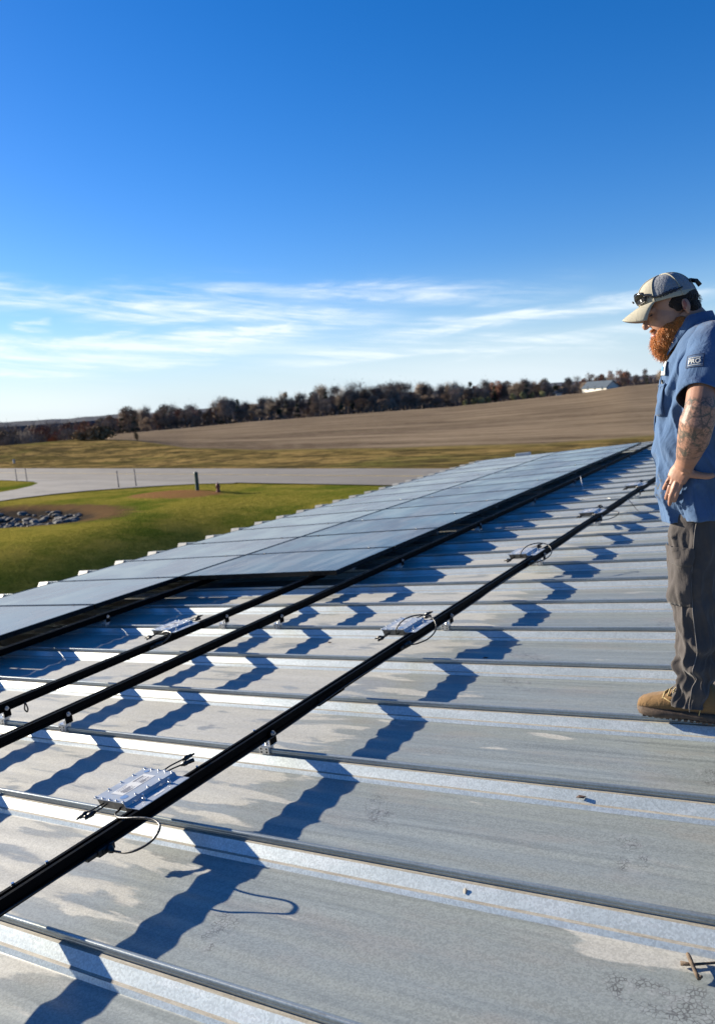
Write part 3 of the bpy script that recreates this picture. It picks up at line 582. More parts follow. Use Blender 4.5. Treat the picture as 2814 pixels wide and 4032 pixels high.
TL={'bare':'bare grey-brown tree in the tree line beyond the field','russet':'russet-leaved tree in the tree line beyond the field','brown':'dull brown leafy tree in the tree line beyond the field','cedar':'dark evergreen in the tree line beyond the field'}
def plant(kind,az_,d,h,wd=1.,lab=None,grp='trees beyond the field'):
    src=rnd.choice(TR[kind]); key=src.name
    if key in used: o=copy_tree(src)
    else: o=src; used.add(key)
    a=math.radians(az_); x=-d*math.sin(a); y=d*math.cos(a); o.location=(x,y,hgt(az_,d)-.2); s_=h/10.2; o.scale=(s_*wd,s_*wd,s_); o.rotation_euler=(0,0,rnd.uniform(0,6.28)); tag(o,lab or (dict(bare='bare grey-brown tree ',russet='russet-leaved tree ',brown='dull brown leafy tree ',cedar='dark evergreen ')[kind]+{'trees beyond the field':'among the tallest ones of the wood edge','low trees at the field edge':'low at the foot of the wood edge','trees in the low wood at the left':'in the hollow wood at the far left'}[grp]),'tree',grp+(' ('+kind+')' if not lab else '')); 
    return o
TOP=((9,10.8,12.6,15.4,16.7,18.6,20.3,22.8,25.4,28.2,31.7,35.3,38,40.1,41.9,44.3,44.8,46.6,48,51.6,55,60),(.0056,.0056,.0066,.006,.000,.0074,.0066,.0042,.0110,.0132,.0155,.0135,.0050,.0110,.0025,.0085,-.001,.0085,-.0012,-.0004,.0012,.001))
a=8.6
while a<48.3:
    d=rnd.uniform(292,312); top=6.2+(lerp(a,TOP)+rnd.uniform(-.0075,.0030)+.0016*math.sin(a*2.1)+.0012*math.sin(a*5.3))*d; h=top-hgt(a,d)
    if a<17: kd=rnd.choice(['russet','brown','russet','bare','brown'])
    elif a<24: kd=rnd.choice(['russet','brown','bare','cedar','bare'])
    elif a<40: kd=rnd.choice(['bare']*7+['cedar'])
    else: kd=rnd.choice(['bare','brown','bare','russet'])
    plant(kd,a,d,h,rnd.uniform(.75,1.05) if kd!='bare' else rnd.uniform(.65,1.10)); a+=rnd.uniform(.22,.42)*(1.5 if a<17 else 1)
a=8.8
while a<48.5:                      # lower second row and undergrowth
    d=rnd.uniform(284,292); plant(rnd.choice(['cedar','bare','brown','bare','bare']),a,d,rnd.uniform(4.2,7.0) if a>17 else rnd.uniform(3,4.6),rnd.uniform(1.2,1.8),None,'low trees at the field edge'); a+=rnd.uniform(.5,.85)
for az_,d,top,kd,lb,wd in ((21.05,289,.0085,'russet','tall rounded dark russet tree standing out above the field edge',1.1),(44.3,286,.0100,'brown','round brown tree rising left of centre above the wood',1.0),(46.7,284,.0106,'brown','open-crowned brown tree rising above the wood at the left',1.05),(40.1,287,.0138,'bare','fan-shaped bare tree rising left of the main wood',1.1),(14.1,300,.0060,'russet','russet tree just behind the white farmhouse roof',1.),(12.4,296,.0066,'brown','rounded brown tree right of the white farmhouse',1.1),(49.4,240,-.002,'russet','reddish tree in the low wood at the left',1.0)):
    plant(kd,az_,d,6.2+top*d-hgt(az_,d),wd,lb,'single trees that stand out')
a=48.5
while a<60:
    for (d0,d1,to) in ((225,250,-.010),(290,330,-.004),(380,430,-.0005)):
        d=rnd.uniform(d0,d1); top=6.2+(to+rnd.uniform(-.003,.0015))*d; plant(rnd.choice(['bare','brown','bare','bare','russet']),a+rnd.uniform(-.3,.3),d,max(4,top-hgt(a,d)),rnd.uniform(.9,1.3),None,'trees in the low wood at the left')
    a+=rnd.uniform(.8,1.15)
# undergrowth of the wood: one dense thicket nobody could count
mb=MB(); rg=random.Random(77)
for k in range(11000):
    a=rg.uniform(8.2,60); d=rg.uniform(288,318) if a<48.5 else rg.uniform(230,420); hh=(2.0 if a<17 else 3.4 if a<48.5 else 4.6)*(.75+.25*math.sin(a*3.1))*(1.+.2*math.sin(a*11)); z=hgt(a,d)+hh*rg.random()**1.3
    ar=math.radians(a); p=Vector((-d*math.sin(ar),d*math.cos(ar),z)); dd=Vector((rg.gauss(0,.4),rg.gauss(0,.4),rg.uniform(.2,1.1))); q=dd.normalized().orthogonal()*rg.uniform(.06,.2); mb.add([p-q,p+q,p+dd+q*.4,p+dd-q*.4],[(0,1,2,3)])
tag(mb.build('undergrowth',M_twigs),'dense grey-brown thicket filling the foot of the tree line','undergrowth',kind='stuff')
# far wooded ridge
M_ridge=simple('far_wooded_ridge',(.060,.066,.078),.95,0,.25,.02)
V=[];F=[];n_=150
for i in range(n_+1):
    a=math.radians(-5+80*i/n_); d=1500; tp=6.2+d*(-.0006+.0012*math.sin(i*.11)+.0011*mnoise.noise(Vector((i*.35,0,0)))+.0006*mnoise.noise(Vector((i*1.9,4,0)))); 
    if math.degrees(a)<47: tp-=2.0
    for dd,z in ((1500,-18),(1500,tp*.55-6),(1540,tp),(1700,tp-2),(2200,-18)): V.append((-dd*math.sin(a),dd*math.cos(a),z))
for i in range(n_):
    for j in range(4): F.append((i*5+j,(i+1)*5+j,(i+1)*5+j+1,i*5+j+1))
tag(mesh_obj('hills',V,F,M_ridge,smooth=False),'low far wooded ridge on the horizon','hills',kind='structure')
# bushes along the far field edge and brush on the bank
def bush(name,mat,loc,r,h,lab,grp,seed):
    rg=random.Random(seed); mb=MB()
    for k in range(7): 
        a=rg.uniform(0,6.28); q=rg.uniform(0,.55)*r; leafs(mb,(math.cos(a)*q,math.sin(a)*q,h*rg.uniform(.3,.65)),(r*.5,r*.5,h*.36),70,.10*r,rg)
    o=mb.build(name,mat); o.location=loc; return tag(o,lab,'bush',grp)
for i,(a,lb) in enumerate(((23.2,'leftmost'),(22.6,'second from the left'),(22.1,'third from the left'),(21.6,'fourth from the left'),(19.9,'fifth from the left'),(19.2,'sixth from the left'),(18.6,'seventh from the left'),(17.9,'rightmost'))):
    d=277; x,y=-d*math.sin(R_(a)),d*math.cos(R_(a)); bush('bush',M_pale,(x,y,gz(x,y)),1.5,2.1+.3*(i%3),f'pale yellow-green bush at the far field edge, {lb} of the row','pale bushes at the far field edge',i)
for i,(a,d,r,h,lb) in enumerate(((48.3,128,2.0,2.3,'taller tan bush on top of the bank at the left'),(49.0,129,1.9,1.8,'low tan bush left of the taller one on the bank'),(49.9,130,1.5,1.3,'smallest tan bush at the left end of the bank clump'),(46.3,121,.5,1.6,'slim dark sapling on the bank right of the tan bushes'))):
    x,y=-d*math.sin(R_(a)),d*math.cos(R_(a)); bush('bush',M_tan,(x,y,gz(x,y)),r,h,lb,'brush on the bank',40+i)
# buildings far off
M_hw=simple('white_siding',(.52,.50,.43),.6,0,.05,1); M_hr=simple('slate_blue_roof',(.075,.095,.12),.9,0,.1,1,0,60,.1); M_hwin=simple('dark_window',(.03,.035,.04),.15)
def house(name,az_,d,rot,L,Wd,hw,hr,lab,wm=M_hw):
    x,y=-d*math.sin(R_(az_)),d*math.cos(R_(az_)); r=empty(name,(x,y,gz(x,y)-.2),(0,0,R_(rot))); tag(r,lab,'house' if 'house' in name else 'building')
    mb=MB(); P=[(-Wd/2,0),(Wd/2,0),(Wd/2,hw),(0,hr-.15),(-Wd/2,hw)]; mb.add([(0,a,b_) for a,b_ in P]+[(L,a,b_) for a,b_ in P],[(4,3,2,1,0),(5,6,7,8,9)]+[(i,(i+1)%5,5+(i+1)%5,5+i) for i in range(5)]); mb.build('wall',wm,r)
    mb=MB(); o_=.35
    for s_ in(-1,1):
        a0=(0,hr); a1=(s_*(Wd/2+o_),hw-o_*(hr-hw)/(Wd/2)); q=[(-o_,a0[0],a0[1]),(L+o_,a0[0],a0[1]),(L+o_,a1[0],a1[1]),(-o_,a1[0],a1[1])]; q2=[(a,b_,c+.15) for a,b_,c in q]
        mb.add(q+q2,[(0,1,2,3),(7,6,5,4),(0,4,5,1),(1,5,6,2),(2,6,7,3),(3,7,4,0)])
    mb.build('roof',M_hr,r)
    for k in range(3):
        mb=MB(); u=L*(.2+.3*k); mb.box(u,u+1.0,-Wd/2-.03,-Wd/2+.02,1.0,2.1); mb.build('window',M_hwin,r)
    return r
house('farmhouse',14.85,288,-42,14,4.8,1.75,3.7,'white farmhouse with a long slate-blue roof at the top of the field')
house('shed',13.95,284,-42,4.0,3.2,1.7,2.5,'small white shed in front of the farmhouse roof')
house('barn',52.4,210,-10,26,9,2.4,4.2,'low dark blue-roofed barn in the hollow at the left',simple('grey_siding',(.10,.12,.15),.6))
house('pump_shed',17.0,278,20,1.8,1.6,1.1,1.6,'tiny white hut at the far field edge left of the farmhouse')
#PERSON
# ------------------------------------------------------------------ person
def cloth(name,col,wr=.5,sc=14.,stain=None):
    m,t,b=newmat(name); o=objco(t); n=t.noise(t.scale(o,(1,1,.6)),sc,4,.6,.8); n2=t.noise(o,7,4,.6)
    c=t.mix(t.ss(n2,.3,.7),tuple(v*.88 for v in col),tuple(v*1.12 for v in col))
    if stain:
        q=t.vmath('LENGTH',t.vmath('MULTIPLY',t.vmath('SUBTRACT',o,stain),(30,8,14))); c=t.mix(t.math('MULTIPLY',t.ss(q,.5,1.,1.,0.),t.ss(t.noise(o,90,3,.7),.48,.6)),c,(.09,.085,.06))
    t.put(b.inputs['Base Color'],c); b.inputs['Roughness'].default_value=.85; b.inputs['Specular IOR Level'].default_value=.15
    b.inputs['Sheen Weight'].default_value=.15
    t.put(b.inputs['Normal'],t.bump(t.math('ADD',n,t.math('MULTIPLY',t.noise(o,900,2),.04)),wr,.012)); return m
M_shirt=cloth('blue_work_shirt',(.055,.105,.200),.9,13.,(-.105,-.16,.90)); M_shirtd=cloth('shirt_inside_shade',(.006,.012,.025)); M_trs=cloth('grey_work_trousers',(.062,.054,.051),.6,11.)  # sleeve inside is the shirt blue darkened, shade put into the colour
M_boot=cloth('tan_suede_boot',(.185,.108,.045),.5,30.); M_sole=simple('boot_sole',(.085,.055,.035),.8,0,.3,30,.3,120); M_lace=simple('boot_lace',(.36,.27,.12),.7)
M_cap=cloth('cap_beige_twill',(.34,.315,.245),.25,25.); M_mesh=cloth('cap_grey_mesh',(.20,.215,.24),.5,120.); M_navy=simple('navy_thread',(.012,.018,.05),.7)
M_hair=cloth('dark_brown_hair',(.018,.012,.009),1.,60.); M_beardb=cloth('ginger_beard_base',(.27,.085,.018),1.,70.); M_lens=simple('dark_lens',(.01,.01,.012),.06,0,.1,10,0,60,.8)
M_lip=simple('lip',(.46,.19,.16),.45); M_tag=simple('name_tag_white',(.42,.43,.42),.6,0,.05,30); M_eye=simple('eye_dark',(.02,.015,.012),.2)
def skin_mat():
    m,t,b=newmat('skin'); o=objco(t); n=t.noise(o,9,4,.6); c=t.mix(t.ss(n,.3,.7),(.285,.145,.095),(.36,.195,.132))
    x,y,z=t.sep(o)
    # tattoos on the left forearm and elbow only
    am=t.math('MULTIPLY',t.ss(z,1.008,1.02),t.math('MULTIPLY',t.ss(z,1.215,1.235,1.,0.),t.ss(y,-.145,-.165)))
    v=t.vor(t.scale(o,(1,1,.75)),34.,'DISTANCE_TO_EDGE'); ln=t.ss(v,.03,.14,1.,0.); d2=t.noise(o,60,4,.7,1.5); big=t.noise(o,17,3,.5,.6)
    ink=t.math('MULTIPLY',am,t.math('MULTIPLY',t.math('MAXIMUM',t.math('MULTIPLY',ln,t.ss(d2,.30,.48)),t.ss(d2,.46,.58,0.,.85)),t.ss(big,.32,.52,.25,1.)))
    c=t.mix(t.math('MULTIPLY',ink,.85),c,t.mix(t.ss(big,.45,.62),(.055,.042,.036),(.040,.060,.050)))
    t.put(b.inputs['Base Color'],c); b.inputs['Roughness'].default_value=.5; b.inputs['Subsurface Weight'].default_value=.0; b.inputs['Specular IOR Level'].default_value=.35
    t.put(b.inputs['Normal'],t.bump(t.noise(o,180,3,.6),.15,.003)); return m
M_skin=skin_mat()
PO=Vector((-.58,3.22,4.885)); per=tag(empty('person',PO),'bearded man in cap, blue shirt and grey trousers, hand on hip, standing on the roof','person')
def w2l(p): return Vector(p)-PO
def prof(zs,vals,z): return float(np.interp(z,zs,vals))
def smooth_prof(zs,vals):
    g=np.linspace(zs[0],zs[-1],200); v=np.interp(g,zs,vals); k=np.array([1,3,6,7,6,3,1.]);k/=k.sum(); 
    for _ in range(2): v=np.convolve(np.pad(v,3,mode='edge'),k,'valid')
    return lambda z: float(np.interp(z,g,v))
def sup(th,n): c,s_=math.cos(th),math.sin(th); return (math.copysign(abs(c)**(2/n),c),math.copysign(abs(s_)**(2/n),s_))
def surf_mesh(name,P,z0,z1,nz,nt,mat,par,thick=0,cap=False):
    V=[];F=[]
    for i in range(nz+1):
        z=z0+(z1-z0)*i/nz
        for k in range(nt): V.append(P(2*math.pi*k/nt,z)-PO)
    for i in range(nz):
        for k in range(nt): F.append((i*nt+k,i*nt+(k+1)%nt,(i+1)*nt+(k+1)%nt,(i+1)*nt+k))
    if cap: F.append(tuple(range(nz*nt,nz*nt+nt)))
    o=mesh_obj(name,V,F,mat,par,smooth=True)
    if thick: md=o.modifiers.new('solid','SOLIDIFY'); md.thickness=thick; md.offset=-1
    return o
def patch(name,P,ths,zs,mat,par,off=.003,n=10):
    V=[];F=[]; e=1e-3
    for i in range(n+1):
        for k in range(n+1):
            th=ths[0]+(ths[1]-ths[0])*k/n; z=zs[0]+(zs[1]-zs[0])*i/n
            p=P(th,z); nn=(P(th+e,z)-P(th-e,z)).cross(P(th,z+e)-P(th,z-e)).normalized(); V.append(p+nn*off-PO)
    for i in range(n):
        for k in range(n): a=i*(n+1)+k; F.append((a,a+1,a+n+2,a+n+1))
    o=mesh_obj(name,V,F,mat,par,smooth=True); md=o.modifiers.new('solid','SOLIDIFY'); md.thickness=.002; md.offset=0; return o
# --- shirt
ZS=[5.655,5.74,5.81,5.94,6.06,6.12,6.18,6.25,6.31,6.345,6.37]
fx=smooth_prof(ZS,[-.688,-.704,-.712,-.711,-.709,-.697,-.677,-.655,-.622,-.592,-.572]); bx=smooth_prof(ZS,[-.42,-.41,-.405,-.40,-.395,-.39,-.385,-.385,-.39,-.405,-.43]); hy=smooth_prof(ZS,[.205,.205,.205,.20,.205,.212,.218,.215,.195,.150,.085])
def shirtP(th,z):
    a,b_=fx(z),bx(z); c,s_=sup(th,2.35); cx=(a+b_)/2; rx=(b_-a)/2; h=hy(z)
    lo=max(0,(5.95-z)/.3); w_=0
    w_+=.0055*math.sin(z*34+3.*math.cos(th)*1.5+s_*4)*max(0,min(1,(6.10-z)/.15))*(.4+.6*abs(s_))
    w_+=.006*lo*math.sin(th*9+z*6)
    w_+=.005*math.sin((z*1.0-c*.6)*26+1.)*max(0,min(1,(z-5.98)/.1))*max(0,min(1,(6.3-z)/.1))
    w_+=.0022*mnoise.noise(Vector((c*3,s_*3,z*16)))*2
    w_-=.012*math.exp(-(((z-5.795)/.028)**2))*max(0,-c)*(.3+.7*abs(s_))
    fo=0.
    for (sc_,am,of) in ((1.,.011,0.),(2.1,.006,5.)):
        q=mnoise.noise(Vector((c*1.5*sc_+z*1.6*sc_,s_*1.5*sc_+of,z*3.6*sc_+c*1.2))); fo+=am*(1-min(1,abs(q)*3.2))**1.5
    fo*=max(.15,min(1,(6.30-z)/.12))
    r=1+(w_*1.4+fo-.015)/.16
    yy=3.22+h*s_*r*(1.0)
    dip=.02*max(0,-c)*max(0,min(1,(5.72-z)/.06))
    return Vector((cx+rx*c*r,yy,z-dip+.012*max(0,min(1,(5.75-z)/.09))*s_*-1*(1 if s_<0 else .3)*.8))
shirt=surf_mesh('shirt',shirtP,5.655,6.372,170,170,M_shirt,per,.003)
# placket, pocket, name tag on the front and side (theta=pi is the front, 3pi/2 faces the camera)
pk=patch('pocket',shirtP,(3.42,3.98),(6.045,6.155),M_shirt,shirt,.006); patch('pocket_hem',shirtP,(3.42,3.98),(6.146,6.157),M_shirt,pk,.0085)
patch('name_tag',shirtP,(3.34,3.66),(6.188,6.236),M_tag,shirt,.006); patch('name_tag_print',shirtP,(3.40,3.60),(6.203,6.218),simple('tag_blue_print',(.05,.20,.42),.6),shirt,.0085)
patch('placket',shirtP,(3.06,3.20),(5.67,6.27),M_shirt,shirt,.004,30)
for k in range(5):
    z=5.73+k*.105; p=shirtP(3.13,z)-PO; mb=MB(); mb.cyl(p+Vector((-.0065,0,0)),.0055,.003,(1,0,0),12); mb.build('button',M_tag,shirt)
# dark pens / pocket contents
mb=MB(); p=shirtP(3.55,6.160)-PO; mb.tube([p+Vector((.0,0,-.03)),p+Vector((-.006,-.004,.012))],.004,8); mb.build('pen',M_blackp,shirt)
# sleeves
def sleeve(sg):
    def ctr(u):
        A=[Vector((-.490,3.22+sg*.125,6.315)),Vector((-.490,3.22+sg*.190,6.270)),Vector((-.496,3.22+sg*.245,6.185)),Vector((-.504,3.22+sg*.292,6.100))]
        Q=spl(A,10); f=u*(len(Q)-1); i=min(int(f),len(Q)-2); return Q[i].lerp(Q[i+1],f-i)
    V=[];F=[];nu,nt=44,40; pu=Vector((1,0,0))
    for i in range(nu+1):
        u=i/nu; c=ctr(u); d=(ctr(min(1,u+.02))-ctr(max(0,u-.02))).normalized(); 
        if u>.8: d=(d+Vector((-.10,sg*.55,-.15))*(u-.8)*4).normalized()
        e1=(Vector((-1,0,0))-d*Vector((-1,0,0)).dot(d)).normalized(); e2=d.cross(e1)
        ra=.060+.026*min(1,u*1.8)-.002*u; rb=.058+.020*min(1,u*1.8)
        for k in range(nt):
            th=2*math.pi*k/nt; w_=1+.045*math.sin(3*th+u*13)*u+.05*mnoise.noise(Vector((math.cos(th)*1.6,math.sin(th)*1.6,u*5)))+ (.03*math.sin(u*21+2*math.cos(th)))*(.3+u)
            V.append(c+(e1*math.cos(th)*ra+e2*math.sin(th)*rb)*w_-PO)
    for i in range(nu):
        for k in range(nt): F.append((i*nt+k,i*nt+(k+1)%nt,(i+1)*nt+(k+1)%nt,(i+1)*nt+k))
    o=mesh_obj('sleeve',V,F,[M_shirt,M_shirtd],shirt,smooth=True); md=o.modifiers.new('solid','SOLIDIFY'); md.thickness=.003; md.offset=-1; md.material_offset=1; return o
sle=sleeve(-1); sleeve(1)
# shoulder patch with lettering
def text(name,body,size,M,mat,par,ext=.0006,bold=0.):
    cu=bpy.data.curves.new(name,'FONT'); cu.body=body; cu.size=size; cu.extrude=ext; cu.align_x='CENTER'; cu.align_y='CENTER'; cu.offset=bold
    to=bpy.data.objects.new(name,cu); C.objects.link(to); bpy.context.view_layer.update(); me=bpy.data.meshes.new_from_object(to.evaluated_get(bpy.context.evaluated_depsgraph_get())); bpy.data.objects.remove(to)
    me.transform(M); o=bpy.data.objects.new(name,me); C.objects.link(o); me.materials.clear(); me.materials.append(mat); o.parent=par; return o
def frame(p,nrm,right):
    n=Vector(nrm).normalized(); r=(Vector(right)-n*Vector(right).dot(n)).normalized(); u=n.cross(r); return Matrix((( r.x,u.x,n.x,p[0]),(r.y,u.y,n.y,p[1]),(r.z,u.z,n.z,p[2]),(0,0,0,1)))
from mathutils.bvhtree import BVHTree
bvh=BVHTree.FromPolygons([v.co for v in sle.data.vertices],[tuple(p.vertices) for p in sle.data.polygons])
PT=frame(w2l((-.522,2.915,6.230)),(-.30,-.87,.38),(1,-.33,.10))@Matrix.Scale(.80,4)
PN=Vector((PT[0][2],PT[1][2],PT[2][2])).normalized()
def drape(o,off):
    for v in o.data.vertices:
        hgt_=(v.co-PT.translation).dot(PN); q=v.co-PN*hgt_; hit=bvh.ray_cast(q+PN*.06,-PN)
        if hit[0] is not None: v.co=hit[0]+PN.normalized()*(hgt_+off)
V=[];F=[]
for j_ in range(13):
    for i_ in range(17): V.append(PT@Vector((-.037+.074*i_/16,-.028+.056*j_/12,0)))
for j_ in range(12):
    for i_ in range(16): a=j_*17+i_; F.append((a,a+1,a+18,a+17))
pa=mesh_obj('sleeve_patch',V,F,simple('patch_blue',(.036,.076,.155),.8),sle,smooth=True); drape(pa,.002)
mb=MB()
for k in range(24):
    for sy in(-1,1): mb.box(-.036+.003*k,-.033+.003*k,sy*.0275-.0009,sy*.0275+.0009,0,.0008,PT)
for k in range(18):
    for sx in(-1,1): mb.box(sx*.0365-.0009,sx*.0365+.0009,-.027+.003*k,-.024+.003*k,0,.0008,PT)
drape(mb.build('patch_edge',M_navy,pa),.0025)
drape(text('patch_lettering','PRO',.028,PT@Matrix.Translation((0,-.004,.0005)),M_tag,pa,bold=.0006),.003)
mb=MB(); rr=random.Random(5)
for k in range(7): mb.box(-.026+k*.0075,-.0205+k*.0075,.0095+rr.uniform(-.001,.002),.0150,.0,.0008,PT)
for k in range(10): mb.box(-.028+k*.0056,-.0224+k*.0056,-.0205,-.0183,.0,.0008,PT)
drape(mb.build('patch_stitching',M_tag,pa),.003)
# collar
mb=MB()
nk=Vector((-.575,3.22,6.335))
V=[];F=[];n=48
for j,(rr_,dz,ex) in enumerate(((.066,.044,0),(.070,.048,0),(.078,.026,0),(.088,-.004,.0))):
    for k in range(n+1):
        th=R_(-160)+R_(320)*k/n          # theta 0 = back of the neck (+X)
        x=math.cos(th); y=math.sin(th); fr=max(0,-x); 
        z=6.345+dz - fr*.072+.012*max(0,x) - (.022*fr if j==3 else 0)
        V.append(Vector((-.574+x*rr_*1.0-fr*.004,3.22+y*rr_*(1.-.15*fr),z))-PO)
for j in range(3):
    for k in range(n): a=j*(n+1)+k; F.append((a,a+1,a+n+2,a+n+1))
col=mesh_obj('collar',V,F,M_shirt,shirt,smooth=True); md=col.modifiers.new('solid','SOLIDIFY'); md.thickness=.003
# --- trousers
def leg(sg,cy,dx):
    # thigh tops stay inside the shirt tail
    zs=[4.915,4.956,5.0,5.03,5.06,5.09,5.13,5.175,5.24,5.335,5.41,5.486,5.632,5.72]
    f_=smooth_prof(zs,[-.648,-.652,-.640,-.643,-.620,-.646,-.632,-.622,-.632,-.643,-.650,-.653,-.652,-.640]); w_=smooth_prof(zs,[.140,.140,.135,.145,.140,.155,.150,.150,.152,.160,.170,.182,.205,.215]); h_=smooth_prof(zs,[.066,.066,.066,.070,.066,.074,.072,.072,.074,.080,.086,.091,.098,.094])
    def P(th,z):
        a=f_(z)+dx; b_=a+w_(z); c,s_=sup(th,2.15); d=0; 
        lo=max(0,min(1,(5.24-z)/.08)); d+=lo*.009*math.sin(z*62+2.3*th+.8*math.sin(3*th))
        kn=math.exp(-((z-5.36)/.07)**2); d+=kn*.007*math.sin(z*50-2.5*th)
        th_=max(0,min(1,(z-5.5)/.1)); d+=th_*.004*math.sin(5*th+z*18)
        d+=.006*mnoise.noise(Vector((c*2.2,s_*2.2,z*9+sg)))
        for (sc_,am,of) in ((1.,.009,0.),(2.2,.004,5.)):
            q=mnoise.noise(Vector((c*1.3*sc_+of,s_*1.3*sc_+z*2.*sc_,z*5.0*sc_+sg*7))); d+=am*(1-min(1,abs(q)*3.0))**1.5*(1+.8*lo)
        d-=.006; d*=max(0,min(1,(5.66-z)/.06)); d-=.006*max(0,min(1,(z-5.60)/.05))
        r=1+d/.09; return Vector(((a+b_)/2+(b_-a)/2*c*r,cy+h_(z)*s_*r,z))
    return P
legL=leg(-1,3.128,0.); legR=leg(1,3.318,.13)
def hip(th,z):
    u=(z-5.56)/.16; c,s_=sup(th,2.3); a=-.650+.004*u; b_=-.44; return Vector(((a+b_)/2+(b_-a)/2*c,3.22+(.182-.01*u)*s_,z))
tr=surf_mesh('trousers',legL,4.940,5.685,190,110,M_trs,per,.003)
t2=surf_mesh('trousers_leg',legR,4.915,5.685,120,72,M_trs,tr,.003); surf_mesh('trousers_hip',hip,5.60,5.70,8,60,M_trs,tr,.003)
th0,th1=3.45,4.75
fl=patch('cargo_pocket',legL,(th0,th1),(5.34,5.545),M_trs,tr,.0045,16); patch('pocket_flap',legL,(th0-.02,th1+.02),(5.500,5.565),M_trs,fl,.009,12)
V=[]
for k in range(80): z=4.93+.73*k/79; V.append(legL(R_(272),z)+Vector((0,-.0015,0))-PO)
mb=MB(); mb.tube(V,.0018,5); mb.build('side_seam',simple('seam_thread',(.15,.135,.125),.8),tr)
# --- boots
def boot(cx,cy,dz,sg):
    r=[]; mb=MB(); L=.305
    # sections along the boot, heel at +X
    secs=[(0,.030,.05,.022),(.012,.037,.062,.03),(.05,.046,.078,.040),(.09,.049,.088,.046),(.13,.049,.102,.048),(.16,.048,.125,.046),(.19,.046,.150,.043),(.225,.044,.155,.043),(.26,.041,.150,.040),(.285,.034,.130,.034),(.300,.022,.10,.024)]
    rings=[]
    for (u,hw,top,bw) in secs:
        q=[]
        for k in range(24):
            th=2*math.pi*k/24; c,s_=sup(th,2.6); zz=.024+(top-.024)*(.5+.5*s_); ww=hw if s_<.2 else hw*(1-.25*((s_-.2)/.8)) if u<.14 else hw*(1-.12*(s_+.0))
            q.append(Vector((cx-.002+u+ .0,cy+ww*c*(1+.04*math.sin(u*90+3*th)*(1 if .08<u<.2 else 0)),dz+zz))-PO)
        rings.append(q)
    mb.rings(rings); b=mb.build('boot',M_boot,per)
    mb=MB(); rings=[]
    out=[(-.006,.016,.012),(.004,.036,.004),(.03,.048,.0),(.08,.053,.0),(.14,.047,.003),(.19,.043,.004),(.24,.043,.0),(.285,.038,.0),(.306,.022,.002)]
    for (u,hw,z0) in out:
        rings.append([Vector((cx+u,cy+a*hw,dz+b_))-PO for a,b_ in ((-1,.006+z0),(-.9,z0),(.9,z0),(1,.006+z0),(1.02,.030),(.6,.034),(-.6,.034),(-1.02,.030))])
    mb.rings(rings); so_=mb.build('sole',M_sole,b)
    for k in range(13):
        u=.02+k*.0215; mb=MB(); mb.box(cx+u,cx+u+.012,cy-.046,cy+.046,dz-.0025,dz+.005); 
        v=[Vector(a)-PO for a in mb.v]; mb.v=[tuple(a) for a in v]; mb.build('tread',M_sole,so_)
    mb=MB()
    for k in range(4):
        u=.095+k*.019; z=dz+.089+k*.013; sgn=1 if k%2 else -1
        mb.tube([w2l(p) for p in ((cx+u,cy-.036,z-.012),(cx+u+.004,cy-.012,z+.006),(cx+u+.012,cy+.012,z+.008),(cx+u+.016,cy+.036,z-.002))],.0030,6)
    mb.tube([w2l(p) for p in ((cx+.165,cy-.01,dz+.135),(cx+.150,cy-.040,dz+.135),(cx+.135,cy-.046,dz+.118),(cx+.150,cy-.040,dz+.108))],.0028,6); mb.build('laces',M_lace,b)
    mb=MB(); mb.tube([w2l(p) for p in ((cx+.225,cy-.0455,dz+.03),(cx+.235,cy-.048,dz+.075),(cx+.232,cy-.0455,dz+.12))],.002,5); mb.tube([w2l(p) for p in ((cx+.10,cy-.047,dz+.085),(cx+.135,cy-.0495,dz+.066),(cx+.19,cy-.0485,dz+.07),(cx+.232,cy-.047,dz+.075))],.002,5); mb.build('stitching',M_lace,b)
    return b
boot(-.772,3.128,Z0+math.tan(SL)*-.66+.004,-1); boot(-.64,3.325,Z0+math.tan(SL)*-.50-.055,1)
# --- head frame
yaw=R_(9); til=R_(18)
HF=Vector((-math.cos(til)*math.cos(yaw),-math.cos(til)*math.sin(yaw),-math.sin(til))); HL=Vector((math.sin(yaw)*1,-math.cos(yaw),0)); HL=(HL-HF*HL.dot(HF)).normalized(); HU=HF.cross(HL).normalized()
if HU.z<0: HU=-HU
HO=Vector((-.588,3.22,6.432))
def hp(f,l,u): return HO+HF*f+HL*l+HU*u-PO
HM=Matrix((( HF.x,HL.x,HU.x),(HF.y,HL.y,HU.y),(HF.z,HL.z,HU.z))).to_4x4()
def hell(mb,f,l,u,rf_,rl,ru,seg=20,rot=None): mb.ell(hp(f,l,u),(rf_,rl,ru),HM@(rot or Matrix.Identity(4)),seg)
bd=MB()
hell(bd,.045,0,.046,.082,.070,.084,28)            # cranium
hell(bd,.072,0,-.005,.070,.062,.080,24); hell(bd,.085,0,-.060,.050,.050,.045,20)     # face, jaw
hell(bd,.112,0,.035,.030,.052,.020,18)            # brow
for s_ in(-1,1):
    hell(bd,.098,s_*.034,-.010,.026,.022,.024,14); hell(bd,.136,s_*.024,.030,.011,.021,.008,12)
    hell(bd,.004,s_*.072,.002,.014,.008,.026,16,Matrix.Rotation(s_*.12,4,'Z')); hell(bd,.005,s_*.071,-.022,.007,.006,.009,10)
    hell(bd,.136,s_*.013,-.014,.012,.009,.008,10)
bd.tube([hp(.128,0,.030),hp(.143,0,.010),hp(.158,0,-.010),hp(.155,0,-.020)],[.010,.011,.0125,.010],14); hell(bd,.156,0,-.013,.013,.013,.011,14)
hell(bd,.128,0,-.042,.018,.026,.012,14)
bd.tube([hp(.02,0,-.02),w2l((-.56,3.22,6.36)),w2l((-.52,3.22,6.28)),w2l((-.52,3.22,6.15))],[.060,.058,.066,.10],20)
